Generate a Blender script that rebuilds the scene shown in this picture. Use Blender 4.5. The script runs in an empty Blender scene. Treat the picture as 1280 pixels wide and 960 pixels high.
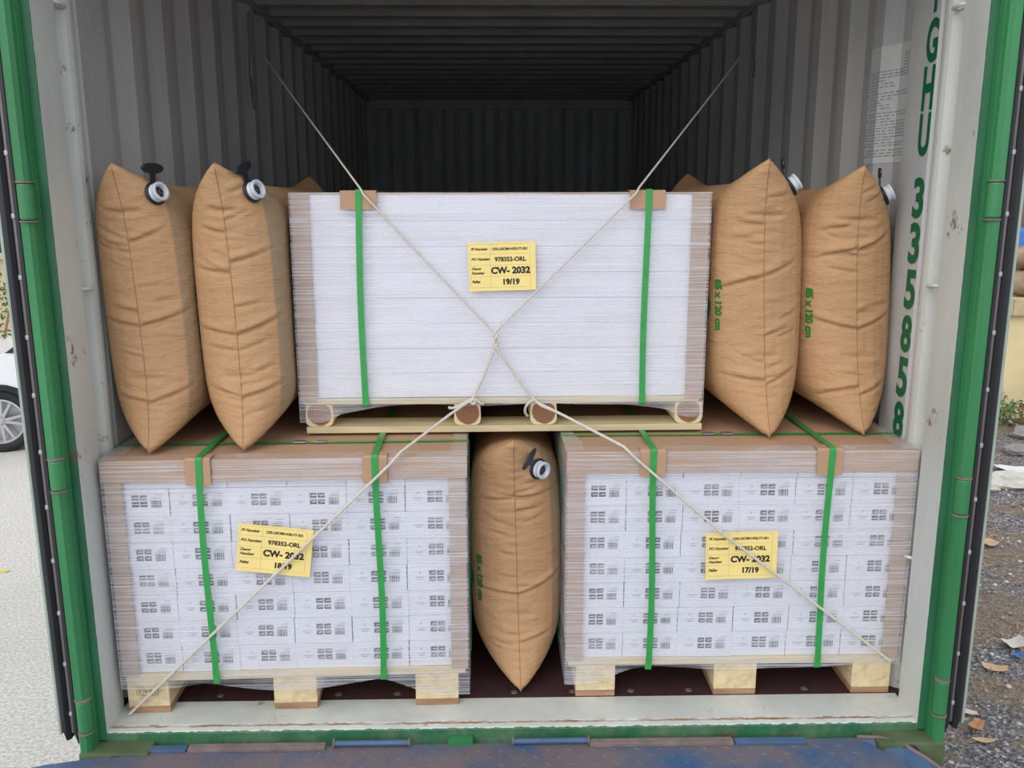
import bpy, math, random
import numpy as np
from mathutils import Vector, Matrix, noise
R = math.radians
random.seed(7)
scene = bpy.context.scene
COL = scene.collection

# ------------------------------------------------------------------ camera, light, exposure
cam_data = bpy.data.cameras.new('camera')
cam = bpy.data.objects.new('camera', cam_data); COL.objects.link(cam)
cam_data.sensor_width = 36.0
cam_data.lens = 36.0 * 1090.58 / 1280.0
cam_data.clip_start = 0.02
YAW, PITCH, ROLL = 0.019238, 0.203845, -0.0018955
F = Vector((math.sin(YAW) * math.cos(PITCH), math.cos(YAW) * math.cos(PITCH), -math.sin(PITCH)))
Rt = Vector((math.cos(YAW), -math.sin(YAW), 0)); Up = Rt.cross(F)
R2 = Rt * math.cos(ROLL) + Up * math.sin(ROLL); U2 = -Rt * math.sin(ROLL) + Up * math.cos(ROLL)
cam.matrix_world = Matrix(((R2.x, U2.x, -F.x, -0.05217), (R2.y, U2.y, -F.y, -2.25886),
                           (R2.z, U2.z, -F.z, 1.47611), (0, 0, 0, 1)))
scene.camera = cam

world = bpy.data.worlds.new('overcast_sky'); scene.world = world; world.use_nodes = True
wn = world.node_tree.nodes; wl = world.node_tree.links
bg = wn['Background']
tc = wn.new('ShaderNodeTexCoord'); sep = wn.new('ShaderNodeSeparateXYZ'); ramp = wn.new('ShaderNodeValToRGB')
wl.new(tc.outputs['Generated'], sep.inputs[0]); wl.new(sep.outputs['Z'], ramp.inputs[0])
ramp.color_ramp.elements[0].position = 0.0; ramp.color_ramp.elements[0].color = (0.87, 0.92, 1.0, 1)
ramp.color_ramp.elements[1].position = 0.8; ramp.color_ramp.elements[1].color = (0.80, 0.88, 1.0, 1)
wl.new(ramp.outputs[0], bg.inputs[0]); bg.inputs[1].default_value = 1.15

sun_data = bpy.data.lights.new('hazy_sun', 'SUN'); sun_data.energy = 1.3; sun_data.angle = R(50)
sun_data.color = (1.0, 0.96, 0.9)
sun = bpy.data.objects.new('hazy_sun', sun_data); COL.objects.link(sun)
sun.rotation_euler = Vector((0.45, 0.75, -0.62)).to_track_quat('-Z', 'Y').to_euler()
sun.location = (-3, -5, 6)

scene.view_settings.view_transform = 'Standard'; scene.view_settings.look = 'None'
scene.view_settings.exposure = 0.0; scene.view_settings.gamma = 1.0
scene.view_settings.use_curve_mapping = False

# ------------------------------------------------------------------ materials
def lin(c):
    c = c / 255.0
    return c / 12.92 if c <= 0.04045 else ((c + 0.055) / 1.055) ** 2.4
def rgb(r, g, b): return (lin(r), lin(g), lin(b), 1.0)

class NT:
    def __init__(s, name):
        s.m = bpy.data.materials.new(name); s.m.use_nodes = True
        s.t = s.m.node_tree; s.n = s.t.nodes; s.l = s.t.links; s.p = s.n['Principled BSDF']
        s.tc = s.n.new('ShaderNodeTexCoord')
    def new(s, k, **kw):
        o = s.n.new(k)
        for a, b in kw.items(): setattr(o, a, b)
        return o
    def noise(s, scale=(1, 1, 1), sc=5.0, detail=4, rough=0.6, coord='Object', dist=0.0):
        mp = s.new('ShaderNodeMapping'); mp.inputs['Scale'].default_value = scale
        s.l.new(s.tc.outputs[coord], mp.inputs[0])
        nz = s.new('ShaderNodeTexNoise'); nz.inputs['Scale'].default_value = sc
        nz.inputs['Detail'].default_value = detail; nz.inputs['Roughness'].default_value = rough
        nz.inputs['Distortion'].default_value = dist
        s.l.new(mp.outputs[0], nz.inputs['Vector']); return nz.outputs['Fac']
    def ramp(s, fac, stops, interp='LINEAR'):
        r = s.new('ShaderNodeValToRGB'); s.l.new(fac, r.inputs[0]); cr = r.color_ramp; cr.interpolation = interp
        while len(cr.elements) < len(stops): cr.elements.new(0.5)
        for e, (p, c) in zip(cr.elements, stops):
            e.position = p; e.color = c if len(c) == 4 else (*c, 1)
        return r.outputs[0]
    def mix(s, fac, a, b, blend='MIX'):
        x = s.new('ShaderNodeMix'); x.data_type = 'RGBA'; x.blend_type = blend
        for i, v in ((0, fac), (6, a), (7, b)):
            if isinstance(v, (int, float)): x.inputs[i].default_value = v
            elif isinstance(v, tuple): x.inputs[i].default_value = v
            else: s.l.new(v, x.inputs[i])
        return x.outputs[2]
    def math(s, op, a, b=0.0):
        x = s.new('ShaderNodeMath'); x.operation = op
        for i, v in ((0, a), (1, b)):
            if isinstance(v, (int, float)): x.inputs[i].default_value = v
            else: s.l.new(v, x.inputs[i])
        return x.outputs[0]
    def xyz(s, coord='Object'):
        x = s.new('ShaderNodeSeparateXYZ'); s.l.new(s.tc.outputs[coord], x.inputs[0]); return x.outputs
    def base(s, v):
        if isinstance(v, tuple): s.p.inputs['Base Color'].default_value = v
        else: s.l.new(v, s.p.inputs['Base Color'])
    def rough(s, v):
        if isinstance(v, (int, float)): s.p.inputs['Roughness'].default_value = v
        else: s.l.new(v, s.p.inputs['Roughness'])
    def bump(s, h, strength=0.3, dist=0.01):
        b = s.new('ShaderNodeBump'); b.inputs['Strength'].default_value = strength; b.inputs['Distance'].default_value = dist
        s.l.new(h, b.inputs['Height']); s.l.new(b.outputs[0], s.p.inputs['Normal']); return b.outputs[0]

W4 = (1, 1, 1, 1); K4 = (0, 0, 0, 1)
def mottled(name, c, amount=0.12, sc=6, rough=0.6, bump=0.1, scale=(1, 1, 1), metal=0.0, coord='Object', spec=None):
    t = NT(name); n = t.noise(scale, sc, coord=coord)
    d = tuple(x * (1 - amount) for x in c[:3]) + (1,); u = tuple(min(1, x * (1 + amount)) for x in c[:3]) + (1,)
    t.base(t.ramp(n, [(0.3, d), (0.7, u)])); t.rough(rough)
    t.p.inputs['Metallic'].default_value = metal
    if spec is not None: t.p.inputs['Specular IOR Level'].default_value = spec
    if bump: t.bump(n, bump, 0.004)
    return t.m

def interior_paint():
    t = NT('grey_white_container_paint')
    n = t.noise((1, 1, .25), 3, 5); n2 = t.noise((1, 1, 1), 14, 6, .7); n3 = t.noise((6, 6, .5), 3, 4)
    c = t.ramp(n, [(0.3, rgb(176, 175, 175)), (0.7, rgb(195, 196, 194))])
    c = t.mix(t.ramp(n3, [(.45, K4), (.75, (.25, .25, .25, 1))]), c, rgb(150, 145, 140))
    c = t.mix(t.ramp(n2, [(.70, K4), (.76, (.8, .8, .8, 1))]), c, rgb(105, 70, 52))
    t.base(c); t.rough(0.55); t.bump(n, .08, .005); return t.m

def edge_paint(name, axis, edge, invert=False, wob=0.006, scuff=True):
    """white inside paint meeting green outside paint along a brushed, wobbly edge"""
    t = NT(name); o = t.xyz()
    nz = t.noise((1, 1, 1), 30, 3); nz2 = t.noise((1, 1, 1), 9, 6, .7)
    v = t.math('ADD', o[axis], t.math('MULTIPLY', t.math('SUBTRACT', nz, 0.5), wob * 2))
    f = t.math('GREATER_THAN', v, edge)
    g = t.ramp(t.noise((1, 1, .3), 8, 5), [(0.3, rgb(36, 92, 60)), (0.7, rgb(50, 116, 76))])
    w = t.ramp(t.noise((1, 1, .3), 5, 5), [(0.3, rgb(196, 197, 190)), (0.7, rgb(214, 216, 208))])
    c = t.mix(f, g, w)
    if scuff: c = t.mix(t.ramp(nz2, [(.62, K4), (.68, (.85, .85, .85, 1))]), c, rgb(104, 66, 48))
    if axis == 1 and edge > 0:      # rust and grime gathered along the pressed groove of the sill
        band = t.math('LESS_THAN', t.math('ABSOLUTE', t.math('SUBTRACT', v, .027)), .006)
        rn = t.ramp(t.noise((1, 3, 1), 7, 6, .75), [(.36, K4), (.56, (.95, .95, .95, 1))])
        c = t.mix(t.math('MULTIPLY', band, rn), c, rgb(142, 98, 66))
        c = t.mix(t.ramp(t.noise((1, 1, 1), 3.3, 6, .8), [(.45, K4), (.8, (.5, .5, .5, 1))]), c, rgb(168, 160, 142))
    t.base(c); t.rough(.5); t.bump(nz2, .1, .004); return t.m

def green_paint():
    t = NT('green_container_paint')
    n = t.noise((1, 1, .2), 6, 5); n2 = t.noise((1, 1, 1), 18, 6, .7)
    c = t.ramp(n, [(0.3, rgb(44, 114, 66)), (0.7, rgb(62, 140, 86))])
    c = t.mix(t.ramp(n2, [(.66, K4), (.73, (.8, .8, .8, 1))]), c, rgb(96, 62, 44))
    t.base(c); t.rough(.42); t.bump(n2, .08, .004); return t.m

def kraft(name, c, bumpy=True, band=None):
    t = NT(name)
    n = t.noise((1, 1, 1), 4, 5, coord='Object'); f = t.noise((60, 60, 60), 4, 2)
    d = tuple(x * .90 for x in c[:3]) + (1,); u = tuple(x * 1.08 for x in c[:3]) + (1,)
    col = t.ramp(n, [(0.3, d), (0.7, u)])
    col = t.mix(0.05, col, t.ramp(f, [(0.35, rgb(120, 84, 54)), (0.65, rgb(222, 184, 140))]))
    if band:
        uv = t.new('ShaderNodeUVMap'); uv.uv_map = 'sheet'
        sp = t.new('ShaderNodeSeparateXYZ'); t.l.new(uv.outputs[0], sp.inputs[0])
        r = t.new('ShaderNodeValToRGB'); t.l.new(sp.outputs[0], r.inputs[0])
        cr = r.color_ramp; cr.elements[0].position = band[0] - .004; cr.elements[0].color = K4
        cr.elements[1].position = band[0]; cr.elements[1].color = (.8, .8, .8, 1)
        e = cr.elements.new(band[1] - .02); e.color = (.7, .7, .7, 1); e = cr.elements.new(band[1] + .04); e.color = K4
        col = t.mix(r.outputs[0], col, rgb(158, 138, 110))
    t.base(col); t.rough(.62); t.p.inputs['Specular IOR Level'].default_value = .3
    if bumpy:
        m1 = t.noise((1.0, .8, 2.6), 9, 3, .55, dist=.6)
        m2 = t.noise((2, 2, 6), 26, 3, .6)
        h = t.math('ADD', m1, t.math('MULTIPLY', m2, .25)); t.bump(h, .75, .012)
    else: t.bump(f, .1, .001)
    return t.m

def wood(name, c, axis=0, dark=.72):
    t = NT(name); sc = [9, 9, 9]; sc[axis] = .8
    n = t.noise(tuple(sc), 3.2, 5, .6, dist=.8)
    t.base(t.ramp(n, [(0.3, tuple(x * dark for x in c[:3]) + (1,)), (0.55, c), (0.75, tuple(min(1, x * 1.12) for x in c[:3]) + (1,))]))
    t.rough(.75); t.bump(n, .2, .003); return t.m

def film_mat():
    t = NT('stretch_film_plastic')
    n = t.noise((.35, .35, 44), 5, 5, .62, dist=.25)     # taut horizontal wrinkles
    n2 = t.noise((1.5, 1.5, 5), 4, 4, .6)
    n3 = t.noise((1.2, 1.2, 60), 6, 2, .5)
    h = t.math('ADD', n, t.math('MULTIPLY', n3, .5))
    t.base(rgb(236, 236, 240)); t.rough(.28); t.p.inputs['IOR'].default_value = 1.45
    t.bump(h, .55, .006)
    tr = t.new('ShaderNodeBsdfTransparent')
    ms = t.new('ShaderNodeMixShader')
    a = t.ramp(n, [(.36, (.05, .05, .05, 1)), (.50, (.19, .19, .19, 1)), (.66, (.58, .58, .58, 1))])
    b = t.ramp(n2, [(.4, (.0, .0, .0, 1)), (.75, (.22, .22, .22, 1))])
    fac = t.mix(1.0, a, b, 'ADD')
    t.l.new(fac, ms.inputs[0]); t.l.new(tr.outputs[0], ms.inputs[1]); t.l.new(t.p.outputs[0], ms.inputs[2])
    t.l.new(ms.outputs[0], t.n['Material Output'].inputs[0]); return t.m

def log_end():
    t = NT('stringer_wood_with_growth_rings')
    mp = t.new('ShaderNodeMapping'); t.l.new(t.tc.outputs['Object'], mp.inputs[0])
    w = t.new('ShaderNodeTexWave', wave_type='RINGS', rings_direction='Y'); w.inputs['Scale'].default_value = 45
    w.inputs['Distortion'].default_value = 2.5; t.l.new(mp.outputs[0], w.inputs[0])
    o = t.xyz()
    r = t.math('SQRT', t.math('ADD', t.math('MULTIPLY', o[0], o[0]), t.math('MULTIPLY', o[2], o[2])))
    r = t.math('ADD', r, t.math('MULTIPLY', t.noise((1, 1, 1), 20, 2), .012))
    heart = t.math('LESS_THAN', r, .042)
    rings = t.ramp(w.outputs[0], [(.2, rgb(120, 82, 58)), (.8, rgb(158, 112, 82))])
    t.base(t.mix(heart, rgb(222, 204, 160), rings)); t.rough(.8); return t.m

def asphalt():
    t = NT('pale_weathered_asphalt'); n = t.noise((1, 1, 1), 55, 5, .75); n2 = t.noise((1, 1, 1), .8, 4)
    c = t.ramp(n, [(.36, rgb(176, 168, 158)), (.52, rgb(218, 210, 200)), (.66, rgb(244, 238, 228))])
    c = t.mix(t.ramp(n2, [(.45, K4), (.7, (.35, .35, .35, 1))]), c, rgb(188, 182, 172))
    t.base(c); t.rough(.9); t.bump(n, .25, .006); return t.m
def gravel_ground():
    t = NT('dark_gravel_and_soil'); v = t.new('ShaderNodeTexVoronoi'); v.inputs['Scale'].default_value = 62
    t.l.new(t.tc.outputs['Object'], v.inputs['Vector'])
    s = t.new('ShaderNodeSeparateXYZ'); t.l.new(v.outputs['Color'], s.inputs[0])
    c = t.ramp(s.outputs[0], [(0, rgb(78, 74, 78)), (.55, rgb(122, 117, 119)), (.9, rgb(158, 153, 150)), (1, rgb(214, 208, 200))])
    n2 = t.noise((1, 2.2, 1), 1.1, 6, .7)
    soil = t.ramp(t.noise((1, 1, 1), 30, 5, .7), [(.35, rgb(104, 86, 70)), (.65, rgb(168, 146, 120))])
    c = t.mix(t.ramp(n2, [(.44, K4), (.54, (.85, .85, .85, 1))]), c, soil)
    t.base(c); t.rough(.95); t.bump(v.outputs['Distance'], .8, .02); return t.m
def plate_mat():
    t = NT('worn_blue_chequer_plate_paint')
    n = t.noise((1, 1, 1), 2.2, 6, .65); n2 = t.noise((1, 1, 1), 25, 5, .7)
    c = t.ramp(n, [(.40, rgb(58, 92, 134)), (.48, rgb(92, 100, 120)), (.56, rgb(118, 106, 110))])
    c = t.mix(t.ramp(n2, [(.55, K4), (.7, (.7, .7, .7, 1))]), c, rgb(112, 96, 94))
    t.base(c); t.rough(.5); t.p.inputs['Metallic'].default_value = .15; t.bump(n2, .15, .004); return t.m

MT = {}
MT['paint'] = interior_paint(); MT['green'] = green_paint()
MT['sill'] = edge_paint('sill_paint_white_over_green', 1, 0.004)
MT['post'] = edge_paint('post_paint_white_over_green', 1, -0.001, scuff=True, wob=.003)
MT['outer'] = mottled('outer_green_steel', rgb(50, 104, 66), rough=.5)
MT['casting'] = mottled('rust_stained_green_casting', rgb(84, 98, 66), .25, 9, .7, .1)
MT['floor'] = wood('dark_red_brown_plywood', rgb(62, 34, 34), 0)
MT['rubber'] = mottled('black_rubber', rgb(36, 35, 40), rough=.55, bump=.05)
MT['steel'] = mottled('dull_grey_steel', rgb(128, 122, 118), rough=.45, metal=.4)
MT['rivet'] = mottled('pale_rivet_metal', rgb(182, 186, 184), rough=.4, metal=.2)
MT['doorpale'] = mottled('pale_green_grey_door_paint', rgb(160, 174, 160), rough=.5)
MT['asphalt'] = asphalt(); MT['gravel'] = gravel_ground()
MT['kraft'] = kraft('brown_kraft_paper', rgb(193, 151, 110))
MT['kraft_band'] = kraft('brown_kraft_paper_with_grey_lap', rgb(193, 151, 110), band=(.086, .19))
MT['seam'] = mottled('dark_paper_seam', rgb(158, 114, 76), bump=0)
MT['board'] = kraft('smooth_brown_cardboard', rgb(186, 150, 120), bumpy=False)
MT['cornerboard'] = kraft('pale_brown_edge_board', rgb(178, 150, 130), bumpy=False)
MT['carton'] = mottled('white_carton_board', rgb(230, 230, 238), .03, 3, .55, 0)
MT['ink'] = mottled('dark_grey_print', rgb(78, 80, 86), .25, 90, .6, 0)
MT['ink_soft'] = mottled('pale_grey_print', rgb(150, 152, 160), .05, 40, .6, 0)
MT['strap'] = mottled('green_polyester_strap', rgb(56, 156, 76), .08, 30, .3, .05)
MT['clip'] = mottled('galvanised_clip', rgb(160, 160, 160), .15, 60, .35, 0, metal=.7)
MT['film'] = film_mat()
MT['pine'] = wood('pale_pine_along_depth', rgb(224, 202, 160), 1)
MT['pine_x'] = wood('pale_pine_along_width', rgb(216, 198, 158), 0)
MT['knotty'] = wood('reddish_pine_runner', rgb(178, 138, 104), 0, .5)
MT['logend'] = log_end()
MT['rope'] = mottled('off_white_twine', rgb(214, 206, 192), .12, 120, .85, .2)
MT['rope_old'] = mottled('dusty_grey_twine', rgb(120, 116, 110), .12, 120, .9, .2)
MT['yellow'] = mottled('yellow_paper', rgb(250, 224, 140), .03, 4, .6, 0)
MT['black_ink'] = mottled('black_print', rgb(34, 32, 32), 0, 4, .6, 0)
MT['green_ink'] = mottled('green_stencil_print', rgb(40, 120, 40), .1, 60, .7, 0)
MT['green_letter'] = mottled('dark_green_stencil_paint', rgb(14, 104, 62), .1, 20, .5, 0)
MT['white_plastic'] = mottled('white_valve_plastic', rgb(206, 212, 218), .03, 20, .3, 0)
MT['black_plastic'] = mottled('black_cap_plastic', rgb(30, 32, 40), .05, 20, .4, 0)
MT['decal'] = mottled('aged_white_decal', rgb(205, 208, 204), .05, 8, .4, 0)
MT['plate'] = plate_mat()
MT['blue'] = mottled('blue_steel_paint', rgb(72, 98, 130), .2, 8, .4, .1)
MT['rust'] = mottled('rusty_steel', rgb(126, 110, 104), .25, 20, .7, .2)
MT['carwhite'] = mottled('white_car_paint', rgb(240, 242, 245), .01, 2, .15, 0)
MT['glass'] = mottled('dark_car_glass', rgb(120, 140, 150), .05, 2, .05, 0)
MT['blackgloss'] = mottled('black_trim', rgb(28, 28, 30), .05, 4, .4, 0)
MT['alloy'] = mottled('silver_alloy', rgb(196, 196, 200), .05, 4, .3, 0, metal=.4)
MT['tyre'] = mottled('tyre_rubber', rgb(42, 42, 44), .1, 20, .8, .1)
MT['yellowwall'] = mottled('stained_yellow_plaster', rgb(238, 218, 168), .10, 1.6, .9, .15)
MT['coping'] = mottled('stained_concrete_coping', rgb(206, 188, 150), .2, 4, .9, .2)
MT['leaf'] = mottled('green_leaves', rgb(86, 118, 58), .3, 9, .7, 0)
MT['leafdark'] = mottled('dark_weed_leaves', rgb(62, 84, 46), .3, 9, .7, 0)
MT['dryleaf'] = mottled('dry_leaf', rgb(206, 172, 130), .15, 9, .8, 0)
MT['stone'] = mottled('grey_stone', rgb(150, 144, 138), .25, 5, .9, .3)
MT['palestone'] = mottled('pale_rubble', rgb(212, 206, 194), .12, 5, .9, .3)
MT['brown'] = mottled('brown_sacking', rgb(158, 134, 110), .3, 5, .9, .4)
MT['bluetarp'] = mottled('blue_tarpaulin', rgb(74, 128, 206), .12, 4, .45, .2)
MT['redplastic'] = mottled('red_plastic', rgb(200, 52, 44), .1, 5, .4, 0)
MT['bldg'] = mottled('yellow_render', rgb(240, 214, 140), .06, 1, .9, 0)
MT['bldgdark'] = mottled('dark_window', rgb(70, 76, 90), .1, 1, .2, 0)
MT['tan'] = mottled('tan_masonry', rgb(196, 176, 146), .12, 1, .9, 0)

# ------------------------------------------------------------------ mesh building
WORLD = {}
XF = [None]                      # (pivot x, pivot y, angle): how far a whole load stands out of square
def set_xf(px=None, py=None, a=0): XF[0] = None if px is None else (px, py, a)
def xf(p):
    if XF[0] is None: return p
    px, py, a = XF[0]; x, y = p[0] - px, p[1] - py
    return (px + x * math.cos(a) - y * math.sin(a), py + x * math.sin(a) + y * math.cos(a), p[2])

def tag(o, label=None, cat=None, group=None, kind=None):
    if label: o['label'] = label
    if cat: o['category'] = cat
    if group: o['group'] = group
    if kind: o['kind'] = kind
    return o
def thing(name, label, cat, loc, group=None):
    o = bpy.data.objects.new(name, None); COL.objects.link(o)
    o.empty_display_size = .05
    o.location = xf(loc); WORLD[o.name] = tuple(o.location)
    return tag(o, label, cat, group)

class MB:
    def __init__(s): s.v = []; s.f = []; s.mi = []; s.uv = None
    def add(s, vs, fs, mi=0):
        o = len(s.v); s.v += [tuple(p) for p in vs]; s.f += [tuple(i + o for i in f) for f in fs]
        s.mi += [mi] * len(fs); return s
    def box(s, a, b, mi=0, bev=0.0):
        x0, y0, z0 = a; x1, y1, z1 = b
        if bev <= 0:
            vs = [(x, y, z) for z in (z0, z1) for y in (y0, y1) for x in (x0, x1)]
            return s.add(vs, [(0, 2, 3, 1), (4, 5, 7, 6), (0, 1, 5, 4), (1, 3, 7, 5), (3, 2, 6, 7), (2, 0, 4, 6)], mi)
        import bmesh
        bm = bmesh.new(); bmesh.ops.create_cube(bm, size=1)
        for v in bm.verts:
            v.co = Vector(((x0 + x1) / 2 + v.co.x * (x1 - x0), (y0 + y1) / 2 + v.co.y * (y1 - y0), (z0 + z1) / 2 + v.co.z * (z1 - z0)))
        bmesh.ops.bevel(bm, geom=bm.edges[:], offset=bev, segments=2, affect='EDGES', profile=.6)
        s.add([v.co[:] for v in bm.verts], [[v.index for v in f.verts] for f in bm.faces], mi) if bm.verts.index_update() is None else 0
        bm.free(); return s
    def extrude(s, prof, vec, mi=0, cap=True):
        """closed profile (list of 3D points) pushed along vec"""
        n = len(prof); a = [Vector(p) for p in prof]; b = [p + Vector(vec) for p in a]
        fs = [(i, (i + 1) % n, n + (i + 1) % n, n + i) for i in range(n)]
        if cap: fs += [tuple(range(n))[::-1], tuple(range(n, 2 * n))]
        return s.add([p[:] for p in a + b], fs, mi)
    def tube(s, pts, r, n=8, mi=0, closed=False, rs=None, cap=True):
        pts = [Vector(p) for p in pts]; m = len(pts); vs = []
        up = None
        for i, p in enumerate(pts):
            t = (pts[(i + 1) % m] - pts[i - 1]) if (closed or 0 < i < m - 1) else (pts[1] - pts[0] if i == 0 else pts[-1] - pts[-2])
            t.normalize()
            if up is None:
                up = Vector((0, 0, 1)) if abs(t.z) < .9 else Vector((1, 0, 0))
            up = (up - t * up.dot(t)).normalized(); sd = t.cross(up)
            rr = rs[i] if rs else r
            for k in range(n):
                a = 2 * math.pi * k / n; vs.append((p + (up * math.cos(a) + sd * math.sin(a)) * rr)[:])
        fs = []
        for i in range(m if closed else m - 1):
            for k in range(n):
                j = (i + 1) % m; fs.append((i * n + k, i * n + (k + 1) % n, j * n + (k + 1) % n, j * n + k))
        if not closed and cap: fs += [tuple(range(n))[::-1], tuple(range((m - 1) * n, m * n))]
        return s.add(vs, fs, mi)
    def cyl(s, a, b, r, n=16, mi=0): return s.tube([a, b], r, n, mi)
    def lathe(s, prof, c, ax, n=24, mi=0):
        """prof list of (r, h) along axis ax from point c"""
        ax = Vector(ax).normalized(); u = ax.orthogonal().normalized(); w = ax.cross(u); c = Vector(c); vs = []
        for r, h in prof:
            for k in range(n):
                a = 2 * math.pi * k / n; vs.append((c + ax * h + (u * math.cos(a) + w * math.sin(a)) * r)[:])
        fs = [(i * n + k, i * n + (k + 1) % n, (i + 1) * n + (k + 1) % n, (i + 1) * n + k) for i in range(len(prof) - 1) for k in range(n)]
        return s.add(vs, fs, mi)
    def grid(s, fn, nu, nv, mi=0):
        vs = [fn(i / nu, j / nv) for j in range(nv + 1) for i in range(nu + 1)]
        fs = [(j * (nu + 1) + i, j * (nu + 1) + i + 1, (j + 1) * (nu + 1) + i + 1, (j + 1) * (nu + 1) + i) for j in range(nv) for i in range(nu)]
        return s.add(vs, fs, mi)
    def build(s, name, mats, parent=None, smooth=False, origin=None, recalc=True, solid=None):
        vs = [xf(p) for p in s.v]
        if parent is not None: org = WORLD[parent.name]
        elif origin is not None: org = xf(origin)
        else:
            xs, ys, zs = zip(*vs); org = ((min(xs) + max(xs)) / 2, (min(ys) + max(ys)) / 2, min(zs))
        me = bpy.data.meshes.new(name)
        me.from_pydata([(x - org[0], y - org[1], z - org[2]) for x, y, z in vs], [], s.f)
        if not isinstance(mats, (list, tuple)): mats = [mats]
        for m in mats: me.materials.append(m)
        me.polygons.foreach_set('material_index', s.mi)
        if smooth: me.polygons.foreach_set('use_smooth', [True] * len(me.polygons))
        if recalc:
            import bmesh
            bm = bmesh.new(); bm.from_mesh(me); bmesh.ops.recalc_face_normals(bm, faces=bm.faces[:]); bm.to_mesh(me); bm.free()
        o = bpy.data.objects.new(name, me); COL.objects.link(o)
        if parent is not None: o.parent = parent
        else: o.location = org
        WORLD[o.name] = tuple(org)
        if smooth and smooth != True:
            pass
        if solid:
            md = o.modifiers.new('thickness', 'SOLIDIFY'); md.thickness = solid; md.offset = 0
        return o

def struct(name, mb, mats, **kw):
    o = mb.build(name, mats, origin=(0, 0, 0), **kw); o['kind'] = 'structure'; return o

def copy_tree(o, parent=None):
    c = o.copy(); COL.objects.link(c); c.parent = parent; WORLD[c.name] = WORLD[o.name]
    for ch in list(o.children): copy_tree(ch, c)
    return c

def text_geo(txt, size=1.0, offset=0.0, align='LEFT', shear=0.0, res=3):
    """outline of a string as flat verts and faces in the xy plane"""
    cu = bpy.data.curves.new('t', 'FONT'); cu.body = txt; cu.size = size; cu.offset = offset
    cu.align_x = align; cu.shear = shear; cu.resolution_u = res
    ob = bpy.data.objects.new('t', cu); COL.objects.link(ob)
    dg = bpy.context.evaluated_depsgraph_get(); dg.update()
    me = ob.evaluated_get(dg).to_mesh()
    vs = [v.co[:] for v in me.vertices]; fs = [tuple(p.vertices) for p in me.polygons]
    ob.evaluated_get(dg).to_mesh_clear()
    COL.objects.unlink(ob); bpy.data.objects.remove(ob); bpy.data.curves.remove(cu)
    return vs, fs

def smoothpath(pts, n=8):
    """Catmull-Rom through pts"""
    P = [Vector(p) for p in pts]; out = []
    for i in range(len(P) - 1):
        p0 = P[max(i - 1, 0)]; p1 = P[i]; p2 = P[i + 1]; p3 = P[min(i + 2, len(P) - 1)]
        for k in range(n):
            t = k / n
            out.append(.5 * ((2 * p1) + (p2 - p0) * t + (2 * p0 - 5 * p1 + 4 * p2 - p3) * t * t + (3 * p1 - p0 - 3 * p2 + p3) * t ** 3))
    out.append(P[-1]); return out
def resample(pts, step):
    P = [Vector(p) for p in pts]; out = [P[0].copy()]; carry = 0
    for a, b in zip(P[:-1], P[1:]):
        L = (b - a).length
        if L < 1e-9: continue
        d = step - carry
        while d <= L: out.append(a.lerp(b, d / L)); d += step
        carry = L - (d - step)
    out.append(P[-1]); return out
def twisted(mb, pts, r=.004, pitch=.022, strands=3, mi=0, n=6):
    P = resample(pts, pitch / 5)
    up = Vector((.3, -.8, .5)); lines = [[] for _ in range(strands)]
    for i, p in enumerate(P):
        t = (P[min(i + 1, len(P) - 1)] - P[max(i - 1, 0)])
        if t.length < 1e-9: continue
        t.normalize(); up = (up - t * up.dot(t)).normalized(); sd = t.cross(up)
        for k in range(strands):
            a = 2 * math.pi * (k / strands + i / 5.0); lines[k].append(p + (up * math.cos(a) + sd * math.sin(a)) * r * .5)
    for l in lines: mb.tube(l, r * .56, n, mi)
    return mb

# ------------------------------------------------------------------ the container (setting)
LEN, HW, HZ = 5.95, 1.17, 2.39
def wall_profile():
    """inner face of a side wall seen from above: (depth y, distance from axis)"""
    p = [(.240, 1.190), (.256, 1.186), (.266, 1.1745), (.43, 1.174), (.485, 1.206), (.555, 1.206)]
    y = .555
    while y < LEN - .3:
        p += [(y + .068, 1.172), (y + .14, 1.172), (y + .208, 1.206), (y + .28, 1.206)]; y += .28
    p += [(LEN, 1.206)]
    return p
def side_wall(s, name):
    mb = MB(); prof = wall_profile()
    inner = [(s * x, y, -.12) for y, x in prof]; outer = [(s * (x + .003 + (.0 if 0 else 0)), y, -.12) for y, x in prof][::-1]
    n = len(prof)
    for i in range(n - 1):
        a, b = inner[i], inner[i + 1]
        mb.add([a, b, (b[0], b[1], HZ + .02), (a[0], a[1], HZ + .02)], [(0, 1, 2, 3)], 0)
        k = .004 * s
        mb.add([(a[0] + k, a[1], a[2]), (b[0] + k, b[1], b[2]), (b[0] + k, b[1], HZ + .02), (a[0] + k, a[1], HZ + .02)], [(0, 1, 2, 3)], 1)
    return struct(name, mb, [MT['paint'], MT['outer']], recalc=False)
side_wall(-1, 'wall_left'); side_wall(1, 'wall_right')
mb = MB()
x = -1.21; z0 = -.1
while x < 1.2:
    for (xa, ya, xb, yb) in ((x, LEN, x + .07, LEN), (x + .07, LEN, x + .12, LEN + .04), (x + .12, LEN + .04, x + .19, LEN + .04), (x + .19, LEN + .04, x + .242, LEN)):
        mb.add([(xa, ya, z0), (xb, yb, z0), (xb, yb, HZ + .02), (xa, ya, HZ + .02)], [(0, 1, 2, 3)], 0)
        mb.add([(xa, ya + .005, z0), (xb, yb + .005, z0), (xb, yb + .005, HZ + .02), (xa, ya + .005, HZ + .02)], [(0, 1, 2, 3)], 1)
    x += .242
struct('wall_back', mb, [MT['paint'], MT['outer']], recalc=False)
mb = MB(); y = .1
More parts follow.
